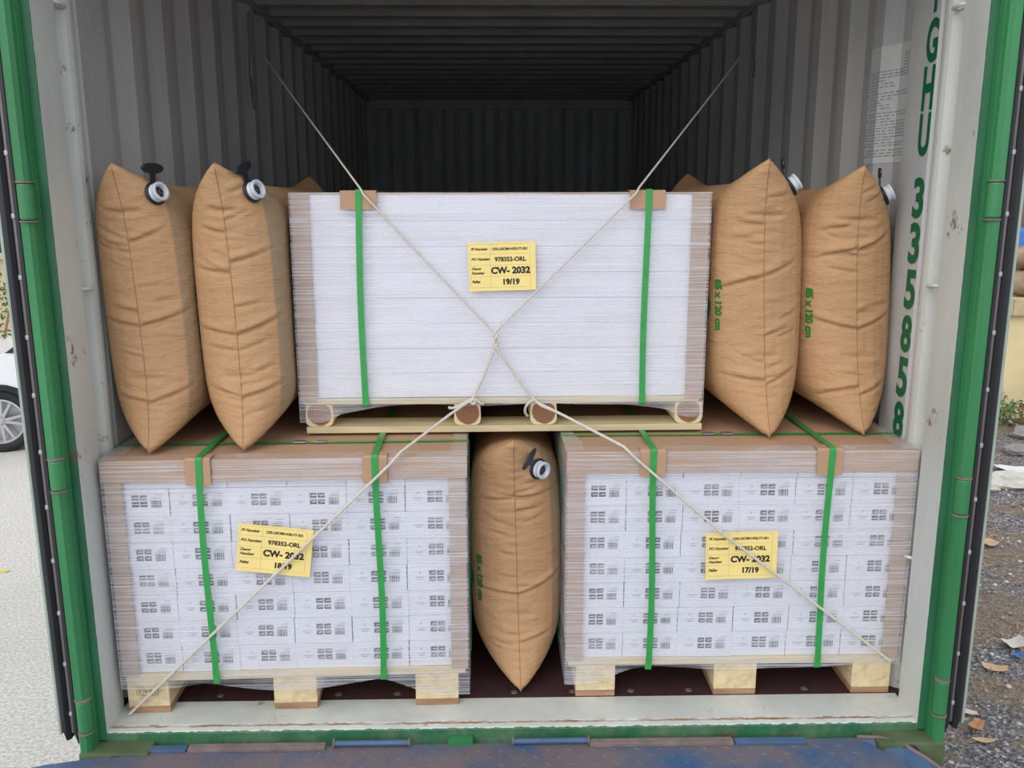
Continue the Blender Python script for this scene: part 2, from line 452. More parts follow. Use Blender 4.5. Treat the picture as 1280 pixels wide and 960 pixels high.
while y < LEN:
    for (ya, za, yb, zb) in ((y, HZ - .012, y + .07, HZ - .012), (y + .07, HZ - .012, y + .12, HZ + .014), (y + .12, HZ + .014, y + .195, HZ + .014), (y + .195, HZ + .014, y + .245, HZ - .012)):
        for k, mi in ((0, 0), (.004, 1)):
            mb.add([(-1.14, ya, za + k), (1.14, ya, za + k), (1.14, yb, zb + k), (-1.14, yb, zb + k)], [(0, 1, 2, 3)], mi)
    y += .245
for s in (-1, 1): mb.box((min(s * 1.14, s * 1.215), .05, HZ - .013), (max(s * 1.14, s * 1.215), LEN + .04, HZ + .02), 0)
struct('ceiling', mb, [MT['paint'], MT['outer']])
mb = MB()
for k in range(6):      # plywood sheets laid across the container
    y0 = .152 + k * .97; mb.box((-1.205, y0, -.03), (1.205, min(y0 + .967, LEN), 0.0))
for k in range(13):
    mb.lathe([(0, .0015), (.009, .0015), (.011, 0)], (-1.08 + k * .18, .185, .0), (0, 0, 1), 10, 1)
struct('floor', mb, [MT['floor'], MT['steel']])
# top and bottom rails along the side walls
for s, nm in ((-1, 'left'), (1, 'right')):
    mb = MB(); mb.box((min(s * 1.165, s * 1.22), .26, HZ - .02), (max(s * 1.165, s * 1.22), LEN, HZ + .02), 0)
    mb.box((min(s * 1.205, s * 1.24), .0, -.17), (max(s * 1.205, s * 1.24), LEN, -.02), 1)
    struct('baseboard_' + nm, mb, [MT['paint'], MT['outer']])

# sill of the door opening
mb = MB(); prof = [(-1.17, .152, -.004), (-1.17, .152, .001), (-1.17, .034, .001), (-1.17, .029, -.002), (-1.17, .023, .001), (-1.17, .006, -.001), (-1.17, .0, -.006),
                   (-1.17, -.002, -.075), (-1.17, -.02, -.082), (-1.17, -.02, -.165), (-1.17, .152, -.165)]
mb.extrude(prof, (2.34, 0, 0))
struct('trim_1', mb, MT['sill'])
# rear lugs of the sill
for i, x in enumerate((-.158,)):
    mb = MB(); mb.extrude([(x - .042, -.003, -.07), (x + .042, -.003, -.07), (x + .034, -.003, -.022), (x - .034, -.003, -.022)], (0, -.028, 0))
    mb.box((x - .018, -.033, -.062), (x + .018, -.030, -.045), 1)
    struct('trim_%d' % (2 + i), mb, [MT['green'], MT['rubber']])
# header above the opening
mb = MB(); mb.box((-1.22, -.03, 2.29), (1.22, .1, 2.44), 0, .006); struct('trim_4', mb, MT['green'])

def corner_post(s, name):
    """J-bar post: green outside, white return, rope groove and rounded inner column"""
    mb = MB()
    pr = [(1.166, -.004), (1.168, .125), (1.172, .13), (1.198, .137), (1.200, .172), (1.196, .178), (1.180, .186), (1.172, .195), (1.168, .208),
          (1.168, .222), (1.172, .236), (1.179, .245), (1.186, .250), (1.205, .252), (1.215, .252), (1.215, .0), (1.190, -.010), (1.188, -.006)]
    pts = [(s * x, y, -.02) for x, y in pr]
    mb.extrude(pts, (0, 0, 2.4))
    return struct(name, mb, MT['post'], smooth=False)
corner_post(-1, 'trim_5'); corner_post(1, 'trim_6')
mb = MB(); mb.box((-1.24, LEN - .03, HZ - .08), (1.24, LEN + .09, HZ + .04)); struct('trim_15', mb, MT['paint'])
# hinge-side bars with their knuckles
KN = {-1: ((1.439, 1.526), (.742, .822), (.036, .128)), 1: ((1.439, 1.526), (.654, .751), (.057, .157))}
for s, nm in ((-1, 'trim_7'), (1, 'trim_8')):
    mb = MB()
    a = [(1.186, -.008), (1.190, -.045), (1.198, -.056), (1.214, -.058), (1.221, -.050), (1.222, -.008)]
    segs = []; z = 2.3
    for z0, z1 in sorted(KN[s], reverse=True): segs.append((z1 + .006, z)); z = z0 - .006
    segs.append((-.07, z))
    for z0, z1 in segs: mb.extrude([(s * x, y, z0) for x, y in a], (0, 0, z1 - z0))
    mb.box((min(s * 1.186, s * 1.222), -.030, -.07), (max(s * 1.186, s * 1.222), -.008, 2.3))
    struct(nm, mb, MT['green'])
for s, nm in ((-1, 'trim_9'), (1, 'trim_10')):
    mb = MB()
    for z0, z1 in KN[s]:
        c = (s * 1.203, -.042)
        mb.lathe([(.0, z0), (.018, z0), (.0195, z0 + .004), (.0195, z1 - .004), (.018, z1), (0, z1)], (c[0], c[1], 0), (0, 0, 1), 20, 0)
        for zz in (z0 - .004, z1 + .004):
            mb.lathe([(0, zz - .003), (.0212, zz - .002), (.0212, zz + .002), (0, zz + .003)], (c[0], c[1], 0), (0, 0, 1), 16, 1)
    struct(nm, mb, [MT['green'], MT['rust']], smooth=False)
# corner castings under the posts
for s, nm in ((-1, 'trim_11'), (1, 'trim_12')):
    mb = MB(); mb.box((min(s * 1.03, s * 1.222), -.062, -.17), (max(s * 1.03, s * 1.222), .1, -.026), 0, .006)
    mb.lathe([(.0, .002), (.026, .002), (.030, -.001)], (s * 1.12, -.064, -.06), (0, -1, 0), 20, 1)
    struct(nm, mb, [MT['casting'], MT['rubber']])
# lashing rings welded across the rope groove
for s, nm in ((-1, 'trim_13'), (1, 'trim_14')):
    mb = MB()
    for z in (1.25, .45, 1.98):
        mb.tube(smoothpath([(s * 1.196, .133, z), (s * 1.166, .134, z + .002), (s * 1.160, .155, z), (s * 1.166, .178, z - .002), (s * 1.19, .182, z)], 5), .0055, 8)
    struct(nm, mb, MT['post'], smooth=True)

# door leaves folded right back along the outside, hinge edge and gasket to the front
def door_leaf(s, n):
    root = bpy.data.objects.new('door_%d' % n, None); COL.objects.link(root); root['kind'] = 'structure'; root.location = (s * 1.27, -.03, .0)
    WORLD[root.name] = tuple(root.location)
    xr = lambda a, b: (min(s * a, s * b), max(s * a, s * b))
    mb = MB(); a, b = xr(1.226, 1.276); mb.box((a, -.014, .02), (b, 1.14, 2.28), 0)
    y = .02
    while y < 1.1:
        a, b = xr(1.20 if False else 1.276, 1.29); mb.box((a, y, .06), (b, y + .12, 2.24), 0, .004); y += .2
    mb.build('door_panel', MT['outer'], root)
    mb = MB(); a, b = xr(1.2745, 1.283); mb.box((a, -.036, .018), (b, .02, 2.28), 0, .003)
    mb.build('door_edge', MT['doorpale'], root)
    for (a0, b0, zb) in ((1.222, 1.241, -.006), (1.2505, 1.2745, .004)):
        mb = MB(); a, b = xr(a0, b0); m = (a + b) / 2
        pr = [(a, -.014, 0), (a, -.034, 0), (m - .004, -.043, 0), (m + .004, -.043, 0), (b, -.034, 0), (b, -.014, 0)]
        mb.extrude([(x, y, zb + (.03 if s * x > s * m else .0)) for x, y, _ in pr], (0, 0, 2.26))
        mb.build('gasket', MT['rubber'], root)
    mb = MB(); a, b = xr(1.241, 1.2505); mb.box((a, -.030, .02), (b, -.014, 2.27), 0, .001)
    st = mb.build('retaining_strip', MT['steel'], root)
    for k in range(15):
        mb = MB(); mb.lathe([(0, .003), (.006, .002), (.0075, 0)], (s * 1.247, -.0305, .08 + k * .152), (0, -1, 0), 12)
        r = mb.build('rivet', MT['rivet'], st)
    return root
door_leaf(-1, 1); door_leaf(1, 2)

# ------------------------------------------------------------------ the yard outside
G = -1.2
mb = MB(); mb.grid(lambda u, v: (-60 + 60 * u, -12 + 80 * v, G), 6, 8); struct('ground_asphalt', mb, MT['asphalt'])
def gz(x, y):
    h = .03 * noise.noise(Vector((x * .9, y * .9, 0))) + .012 * noise.noise(Vector((x * 5, y * 5, 3)))
    return G + h * min(1, max(0, x - .3)) + max(0, min(.16, (y - 6.2) * .06)) * (1 + noise.noise(Vector((x * 2, y * 2, 9)))) * (1 if x > 3 else 0)
mb = MB(); mb.grid(lambda u, v: (10 * u, -6 + 15 * v, gz(10 * u, -6 + 15 * v)), 120, 160); struct('ground_gravel', mb, MT['gravel'], smooth=True)
mb = MB(); mb.grid(lambda u, v: (60 * u, -12 + 80 * v, G - .08), 6, 8); struct('ground_soil', mb, MT['gravel'])

# ------------------------------------------------------------------ chassis the container stands on (mostly hidden)
ch = thing('trailer_chassis', 'steel trailer chassis under the shipping container', 'trailer', (0, 3, G))
mb = MB()
for s in (-1, 1): mb.box((s * .42 - .06, .12, -.50), (s * .42 + .06, 5.9, -.17), 0, .008)
mb.build('rail', MT['blue'], ch)
for y in (.3, 2.2, 4.4, 5.7):
    mb = MB(); mb.box((-1.15, y - .06, -.30), (1.15, y + .06, -.17), 0, .006); mb.build('cross_beam', MT['blue'], ch)
for y in (1.6, 2.9):
    mb = MB(); mb.cyl((-1.0, y, G + .50), (1.0, y, G + .50), .06); mb.box((-.48, y - .12, -.66), (.48, y + .12, -.49), 0); mb.build('axle', MT['rust'], ch)
    for s in (-1, 1):
        mb = MB(); mb.lathe([(.22, -.14), (.46, -.14), (.5, -.1), (.5, .1), (.46, .14), (.22, .14)], (s * .98, y, G + .50), (1, 0, 0), 28); mb.build('tyre', MT['tyre'], ch, smooth=True)
for s in (-1, 1):
    mb = MB(); mb.box((s * .42 - .05, 5.0, G), (s * .42 + .05, 5.1, -.49), 0, .004); mb.box((s * .42 - .12, 4.93, G), (s * .42 + .12, 5.17, G + .03)); mb.build('landing_leg', MT['rust'], ch)
# ------------------------------------------------------------------ pieces every pallet load is made of
ORD = ['first', 'second', 'third', 'fourth', 'fifth', 'sixth', 'seventh', 'eighth']
ROWN = ['bottom row', 'second row up', 'third row up', 'fourth row up', 'fifth row up', 'sixth row up', 'seventh row up', 'top row']

def quad(mb, x0, z0, x1, z1, y, mi):
    mb.add([(x0, y, z0), (x1, y, z0), (x1, y, z1), (x0, y, z1)], [(0, 1, 2, 3)], mi)

def carton_mesh(w, h, d):
    """long white plank carton, end face printed: small mark and text, four-square emblem with swooshes, barcode"""
    mb = MB(); mb.box((0, 0, 0), (w, d, h), 0, .0012)
    y = -.0004; k = w / 72.0; kz = h / 33.0
    for cx in (31.5, 41.5):
        for cz in (14.5, 22.5):
            quad(mb, (cx - 4.2) * k, (cz - 3.1) * kz, (cx + 4.2) * k, (cz + 3.1) * kz, y, 1)
            # pale swoosh crossing each square
            sg = 1 if (cx + cz) % 2 < 1 else -1
            p = [(cx - 3.2, cz + .6 * sg), (cx - .8, cz - 1.3 * sg), (cx + 1.2, cz - .2 * sg), (cx + 3.4, cz - .9 * sg), (cx + 3.4, cz + .3 * sg), (cx + 1.0, cz + 1.0 * sg), (cx - .8, cz - .2 * sg)]
            mb.add([(a * k, y - .0003, b * kz) for a, b in p], [tuple(range(7))], 0)
    rs = random.Random(3); x = 50.5
    while x < 63:
        bw = rs.choice((.5, .8, 1.2)); quad(mb, x * k, 10.5 * kz, min(63.5, x + bw) * k, 19.5 * kz, y, 1); x += bw + rs.choice((.5, .9))
    for z0, xs in ((26.0, ((56.5, 59), (59.6, 64))), (23.0, ((54, 57), (57.6, 60), (60.5, 64))), (21.0, ((51, 63.5),))):
        for a, b in xs: quad(mb, a * k, z0 * kz, b * k, (z0 + .8) * kz, y, 2)
    for z0, xs in ((16.2, ((10, 13), (13.6, 17), (17.5, 21))), (13.6, ((12, 15), (15.5, 19))), (22.0, ((14.2, 16.6),)), (23.4, ((14.8, 16.0),))):
        for a, b in xs: quad(mb, a * k, z0 * kz, b * k, (z0 + .9) * kz, y, 2)
    return mb

def ribbon(path, width_vec, th=.0012, closed=True, mb=None, mi=0):
    """flat strap following path (list of 3D points), width along width_vec, thickness th outward"""
    mb = mb or MB(); P = [Vector(p) for p in path]; n = len(P); w = Vector(width_vec) / 2; vs = []
    for i, p in enumerate(P):
        a = P[i - 1] if (closed or i) else P[i]; b = P[(i + 1) % n] if (closed or i < n - 1) else P[i]
        t = (b - a).normalized(); nn = t.cross(w.normalized()) * th
        vs += [(p - w)[:], (p + w)[:], (p + w + nn)[:], (p - w + nn)[:]]
    fs = []
    for i in range(n if closed else n - 1):
        j = (i + 1) % n
        for k in range(4): fs.append((i * 4 + k, i * 4 + (k + 1) % 4, j * 4 + (k + 1) % 4, j * 4 + k))
    if not closed: fs += [(0, 1, 2, 3), ((n - 1) * 4 + 3, (n - 1) * 4 + 2, (n - 1) * 4 + 1, (n - 1) * 4)]
    return mb.add(vs, fs, mi)

def loop_rect(a0, a1, z0, z1, axis, c, rad=.012, wob=0.0, seed=0):
    """rounded rectangle in the plane axis/z, at constant c on the other axis"""
    out = []; rs = random.Random(seed); ph = rs.random() * 6
    cs = [(a0 + rad, z0 + rad, 180, 270), (a1 - rad, z0 + rad, 270, 360), (a1 - rad, z1 - rad, 0, 90), (a0 + rad, z1 - rad, 90, 180)]
    for i, (ca, cz, s, e) in enumerate(cs):
        for k in range(5):
            t = R(s + (e - s) * k / 4); out.append((ca + rad * math.cos(t), cz + rad * math.sin(t)))
        na, nz = cs[(i + 1) % 4][:2]
        if i in (1, 3):
            end = (cs[(i + 1) % 4]); t = R(end[2]); q = (end[0] + rad * math.cos(t), end[1] + rad * math.sin(t)); p = out[-1]
            for k in range(1, 8): out.append((p[0] + (q[0] - p[0]) * k / 8, p[1] + (q[1] - p[1]) * k / 8))
    res = []
    for a, z in out:
        cc = c + wob * math.sin(z * 7 + ph)
        res.append((a, cc, z) if axis == 0 else (cc, a, z))
    return res

def label_sheet(name, label, x, z, y, w, h, tilt, number, curl=.0):
    """yellow A6 sheet with a ruled table, hanging on the film"""
    root = thing(name, label, 'label', (x, y, z), 'yellow order labels on the loads')
    ct, st = math.cos(tilt), math.sin(tilt); dx, dz = xf((x, y, z))[0] - x, 0
    def P(u, v, o=0.0):      # u,v in metres from the sheet's top left corner, v downward
        lift = .0015 + .003 * (1 - abs(2 * u / w - 1)) * .2 + .004 * max(0, v / h - .75) * curl + .0012 * math.sin(u * 40 + v * 11)
        return (x + u * ct + v * st, y - lift - o, z - v * ct + u * st)
    mb = MB(); mb.grid(lambda a, b: P(a * w, b * h), 16, 10); n = len(mb.v)
    mb.grid(lambda a, b: P(a * w, b * h, -.0003), 16, 10)
    mb.build('paper', MT['yellow'], root, smooth=True, recalc=False)
    mb = MB(); m = .005; c0 = .068 * w / .21
    rows = [m, h * .235, h * .465, h * .70, h * .925]
    def line(u0, v0, u1, v1, t=.0005):
        steps = 8
        for k in range(steps):
            a = k / steps; b = (k + 1) / steps
            pa = (u0 + (u1 - u0) * a, v0 + (v1 - v0) * a); pb = (u0 + (u1 - u0) * b, v0 + (v1 - v0) * b)
            if abs(v1 - v0) < 1e-6: q = [(pa[0], pa[1] - t / 2), (pb[0], pb[1] - t / 2), (pb[0], pb[1] + t / 2), (pa[0], pa[1] + t / 2)]
            else: q = [(pa[0] - t / 2, pa[1]), (pb[0] - t / 2, pb[1]), (pb[0] + t / 2, pb[1]), (pa[0] + t / 2, pa[1])]
            mb.add([P(*p, .0004) for p in q], [(0, 1, 2, 3)])
    for r in rows: line(m, r, w - .016, r)
    for u in (m, c0, w - .016): line(u, rows[0], u, rows[-1])
    mb.build('table_rule', MT['ink_soft'], root)
    mb = MB()
    def put(txt, size, u, v, off=.0, align='LEFT', shear=0, sx=1.0):
        vs, fs = text_geo(txt, size, off, align, shear)
        mb.add([P(u + a * sx, v - b, .0006) for a, b, _ in vs], fs)
    ms = .0115 * w / .21
    put('PI Number', ms, .008, rows[0] + .017, .00035, shear=.3)
    put('PO Number', ms, .008, rows[1] + .018, .00035, shear=.3)
    put('Decor', ms, .008, rows[2] + .013, .00035, shear=.3); put('Number', ms, .008, rows[2] + .026, .00035, shear=.3)
    put('Pallet', ms, .008, rows[3] + .018, .00035, shear=.3)
    mid = (c0 + w - .016) / 2
    put('CFS-USCMH-KRLVT-031', .0105, mid, rows[0] + .018, .0004, 'CENTER', 0, .96)
    put('978352-ORL', .0175, mid, rows[1] + .022, .0007, 'CENTER')
    put('CW- 2032', .0265, mid, rows[2] + .025, .0013, 'CENTER')
    put(number, .0225, mid, rows[3] + .024, .0012, 'CENTER')
    mb.build('printed_text', MT['black_ink'], root)
    return root

def film_shell(name, label, x0, x1, y0, y1, zt, bottom, lap=.05, seed=0, top=True):
    """stretch film round a load: front, two sides, back, and a lap over the top edge"""
    mb = MB(); sd = seed * 10.0
    def bulge(a, z): return .0022 * noise.noise(Vector((a * 3, z * 22, sd))) + .0015 * noise.noise(Vector((a * 9, z * 60, sd + 4)))
    def F_(u, v):
        x = x0 + (x1 - x0) * u; zb = bottom(x); z = zb + (zt - zb) * v; ce = min(1, u * 12, (1 - u) * 12)
        return (x, y0 - .003 - abs(bulge(x, z)) * ce, z)
    mb.grid(F_, 120, 44)
    for xs, s in ((x0, -1), (x1, 1)):
        def S_(u, v, xs=xs, s=s):
            y = y0 + (y1 - y0) * u; zb = bottom(xs) * (1 - min(1, u * 3)) + (bottom((x0 + x1) / 2)) * min(1, u * 3) if True else 0
            z = zb + (zt - zb) * v; return (xs + s * (.003 * min(1, u * 8) + abs(bulge(y + 5, z)) * min(1, u * 8)), y - (.003 if u == 0 else 0), z)
        mb.grid(S_, 30, 30)
    mb.grid(lambda u, v: (x0 + (x1 - x0) * u, y1 + .004, bottom((x0 + x1) / 2) + (zt - bottom((x0 + x1) / 2)) * v), 8, 6)
    if top:
        def T_(u, v):
            x = x0 + (x1 - x0) * u; return (x, y0 - .003 + (lap + .02 * noise.noise(Vector((x * 5, sd, 1)))) * v, zt + .0015 + .002 * abs(noise.noise(Vector((x * 9, v * 4, sd)))) * v)
        mb.grid(T_, 60, 4)
        for xs, s in ((x0, -1), (x1, 1)):
            mb.grid(lambda u, v: (xs + s * .003 - s * (lap + .03 * noise.noise(Vector((u * 9, sd, 7)))) * v, y0 + (y1 - y0) * u, zt + .002 + .0012 * math.sin(u * 60) ** 2 * v), 40, 3)
    o = mb.build(name, MT['film'], smooth=True, recalc=False)
    return tag(o, label, 'film')

# ------------------------------------------------------------------ the two lower loads
CW, CH, CD = .1662, .0806, 1.16
def lower_load(x0, yf, side, xf_args, number, sheet, feet, dip, tseed):
    """x0: left edge; 1 m wide, 1.2 m deep, top at .78"""
    if xf_args: set_xf(*xf_args)
    W = 1.0; x1 = x0 + W; L = 'left' if side < 0 else 'right'
    # pallet
    p = thing('wooden_pallet', 'pale wooden block pallet on the container floor under the %s lower load' % L, 'pallet', (x0 + W / 2, yf, 0), 'wooden pallets')
    mb = MB()
    for k in range(7):
        a = yf + .004 + k * .168; mb.box((x0 + .003, a, .106), (x1 - .003, a + (.12 if k else .1), .1275), 0, .002)
    mb.build('deck_board', MT['pine_x'], p)
    for fx0, fx1 in feet:
        mb = MB(); mb.box((fx0, yf + .008, .002), (fx1, yf + 1.17, .022), 0, .002); mb.build('runner', MT['knotty'], p)
        for yb in (yf + .006, yf + .5, yf + 1.0):
            mb = MB(); mb.box((fx0, yb, .022), (fx1, yb + .17, .106), 0, .003); mb.build('block', MT['pine'], p)
    if side < 0:        # burnt treatment stamp on the leftmost block
        mb = MB(); sx0, sz0 = x0 + .030, .060; yy = yf + .0052
        for a, b, c, d in ((0, 0, .062, .0012), (0, .0248, .062, .026), (0, 0, .0012, .026), (.0608, 0, .062, .026), (.018, 0, .019, .026),
                           (.006, .006, .0075, .020), (.010, .006, .0115, .020), (.006, .006, .0115, .0075), (.024, .008, .026, .018), (.030, .008, .032, .018), (.0245, .008, .0315, .0095), (.037, .008, .039, .018), (.043, .008, .045, .018), (.037, .012, .045, .0138), (.050, .008, .056, .010)):
            quad(mb, sx0 + a, sz0 + b, sx0 + c, sz0 + d, yy, 0)
        mb.build('treatment_stamp', MT['ink'], p)
    # cartons
    base = .128; proto = None
    for r in range(8):
        for c in range(6):
            jx = (.0026 * math.sin(r * 2.1 + c * .9 + tseed)); jx *= .8; jy = .004 * abs(math.sin(r * 1.3 + c * 2.2 + tseed))
            lx = x0 + .0014 + c * CW + jx * (1 if 0 < c < 5 else .2); lz = base + r * CH
            if proto is None:
                proto_mb = carton_mesh(CW - .0012, CH - .0008, CD)
                XFs = XF[0]; XF[0] = None
                proto = proto_mb.build('tile_carton', [MT['carton'], MT['ink'], MT['ink_soft']], origin=(0, 0, 0)); XF[0] = XFs
                o = proto
            else: o = proto.copy(); COL.objects.link(o)
            o.location = xf((lx, yf + .012 + jy, lz)); o.rotation_euler = (0, 0, XF[0][2] if XF[0] else 0)
            cn = '%s from the left' % ORD[c]
            tag(o, 'white printed plank carton, %s, %s, %s lower load' % (cn, ROWN[r], L), 'carton', 'white cartons stacked on the %s lower pallet' % L)
    # edge boards
    for bx, s, nm in ((x0 - .004, 1, 'left'), (x1 + .004, -1, 'right')):
        mb = MB(); q = [(0, 0), (.048, 0), (.048, .0045), (.0045, .0045), (.0045, .05), (0, .05)]
        mb.extrude([(bx + s * a, yf + .002 + b, .122) for a, b in q], (0, 0, .60))
        o = mb.build('edge_board', MT['cornerboard'])
        tag(o, 'brown cardboard edge board at the %s front corner of the %s lower load' % (nm, L), 'edge board', 'cardboard edge boards')
    # lid
    mb = MB(); zt = .779
    pr = [(yf - .003, .716), (yf + .0015, .716), (yf + .0015, zt - .004), (yf + 1.19, zt - .004), (yf + 1.19, .716), (yf + 1.195, .716), (yf + 1.195, zt), (yf + .002, zt), (yf - .003, zt - .005)]
    mb.extrude([(x0 - .006, a, b) for a, b in pr], (W + .012, 0, 0))
    for xa in (x0 - .0085, x1 + .004): mb.box((xa, yf - .002, .716), (xa + .0045, yf + 1.194, zt - .001))
    o = mb.build('cardboard_lid', MT['board'])
    tag(o, 'brown cardboard lid capping the %s lower load of printed cartons' % L, 'lid', 'cardboard lids')
    # film
    o = film_shell('stretch_film', 'clear wrinkled stretch film wrapped round the %s lower load' % L, x0 - .009, x1 + .009, yf - .003, yf + 1.2, zt + .001, dip, seed=tseed)
    # protectors and straps
    for i, sx in enumerate(((-.877, -.388), (.402, .912))[side > 0]):
        nm = ('left', 'right')[i]
        mb = MB(); pw = .038 if side < 0 else .041
        pr = [(yf - .0085, .708), (yf - .0115, .708), (yf - .0115, zt + .001), (yf - .006, zt + .0075), (yf + .035, zt + .0075), (yf + .035, zt + .0045), (yf - .0045, zt + .0045), (yf - .0085, zt - .001)]
        mb.extrude([(sx - pw, a, b) for a, b in pr], (2 * pw - .008, 0, 0))
        o = mb.build('strap_protector', MT['board'])
        tag(o, 'cardboard angle under the %s green strap of the %s lower load' % (nm, L), 'strap protector', 'cardboard strap protectors')
        path = loop_rect(yf - .013, yf + 1.21, .099, zt + .0098, 1, sx, .007, .004, tseed + i)
        o = ribbon([(x, y, z) for x, y, z in path], (.018, 0, 0)).build('packing_strap', MT['strap'])
        tag(o, 'green strap running front to back over the %s lower load, %s one' % (L, nm), 'strap', 'green packing straps')
    ty = yf + (.155 if side < 0 else .172)
    root = thing('packing_strap', 'green strap lying crosswise over the lid of the %s lower load' % L, 'strap', (x0 + .5, ty, zt), 'green packing straps')
    path = loop_rect(x0 - .014, x1 + .014, .099, zt + .0035, 0, ty, .006)
    ribbon([(x, y, z) for x, y, z in path][::-1], (0, .015, 0)).build('band', MT['strap'], root)
    for cx in ((-.630, -.568) if side < 0 else (.600, .656)):
        mb = MB(); mb.box((cx - .018, ty - .0095, zt + .0036), (cx + .018, ty + .0095, zt + .0085), 0, .0012)
        for k in (-.009, 0, .009): mb.box((cx + k - .0012, ty - .010, zt + .008), (cx + k + .0012, ty + .010, zt + .0095), 0)
        mb.build('clip', MT['clip'], root)
    label_sheet('order_label', 'yellow paper order label marked %s taped on the %s lower load' % (number, L), *sheet, number, curl=1.0)
    set_xf()

def dipL(x):
    if x < -.92: return .100 - .014 * math.sin(min(1, (-.92 - x) / .12) * math.pi / 2)
    if x < -.40: return .100 - .030 * math.sin(math.pi * (x + .92) / .52) ** 1.3
    return .100 - .058 * math.sin(min(1, (x + .40) / .2) * math.pi / 2) ** 1.5
def dipR(x):
    z = .104 + .004 * math.sin(x * 19)
    z -= .055 * (1 / (1 + math.exp((x - .29) / .03))) + .012 * math.exp(-((x - .72) / .12) ** 2)
    return z
lower_load(-1.143, .100, -1, (-.64, .100, R(1.5)), '18/19', (-.778, .596, .091, .209, .143, R(-7.2)),
           ((-1.140, -1.020), (-.715, -.588), (-.296, -.168)), dipL, 1)
lower_load(.160, .146, 1, None, '17/19', (.560, .533, .1365, .211, .145, R(1.2)),
           ((.186, .306), (.608, .738), (1.032, 1.150)), dipR, 2)

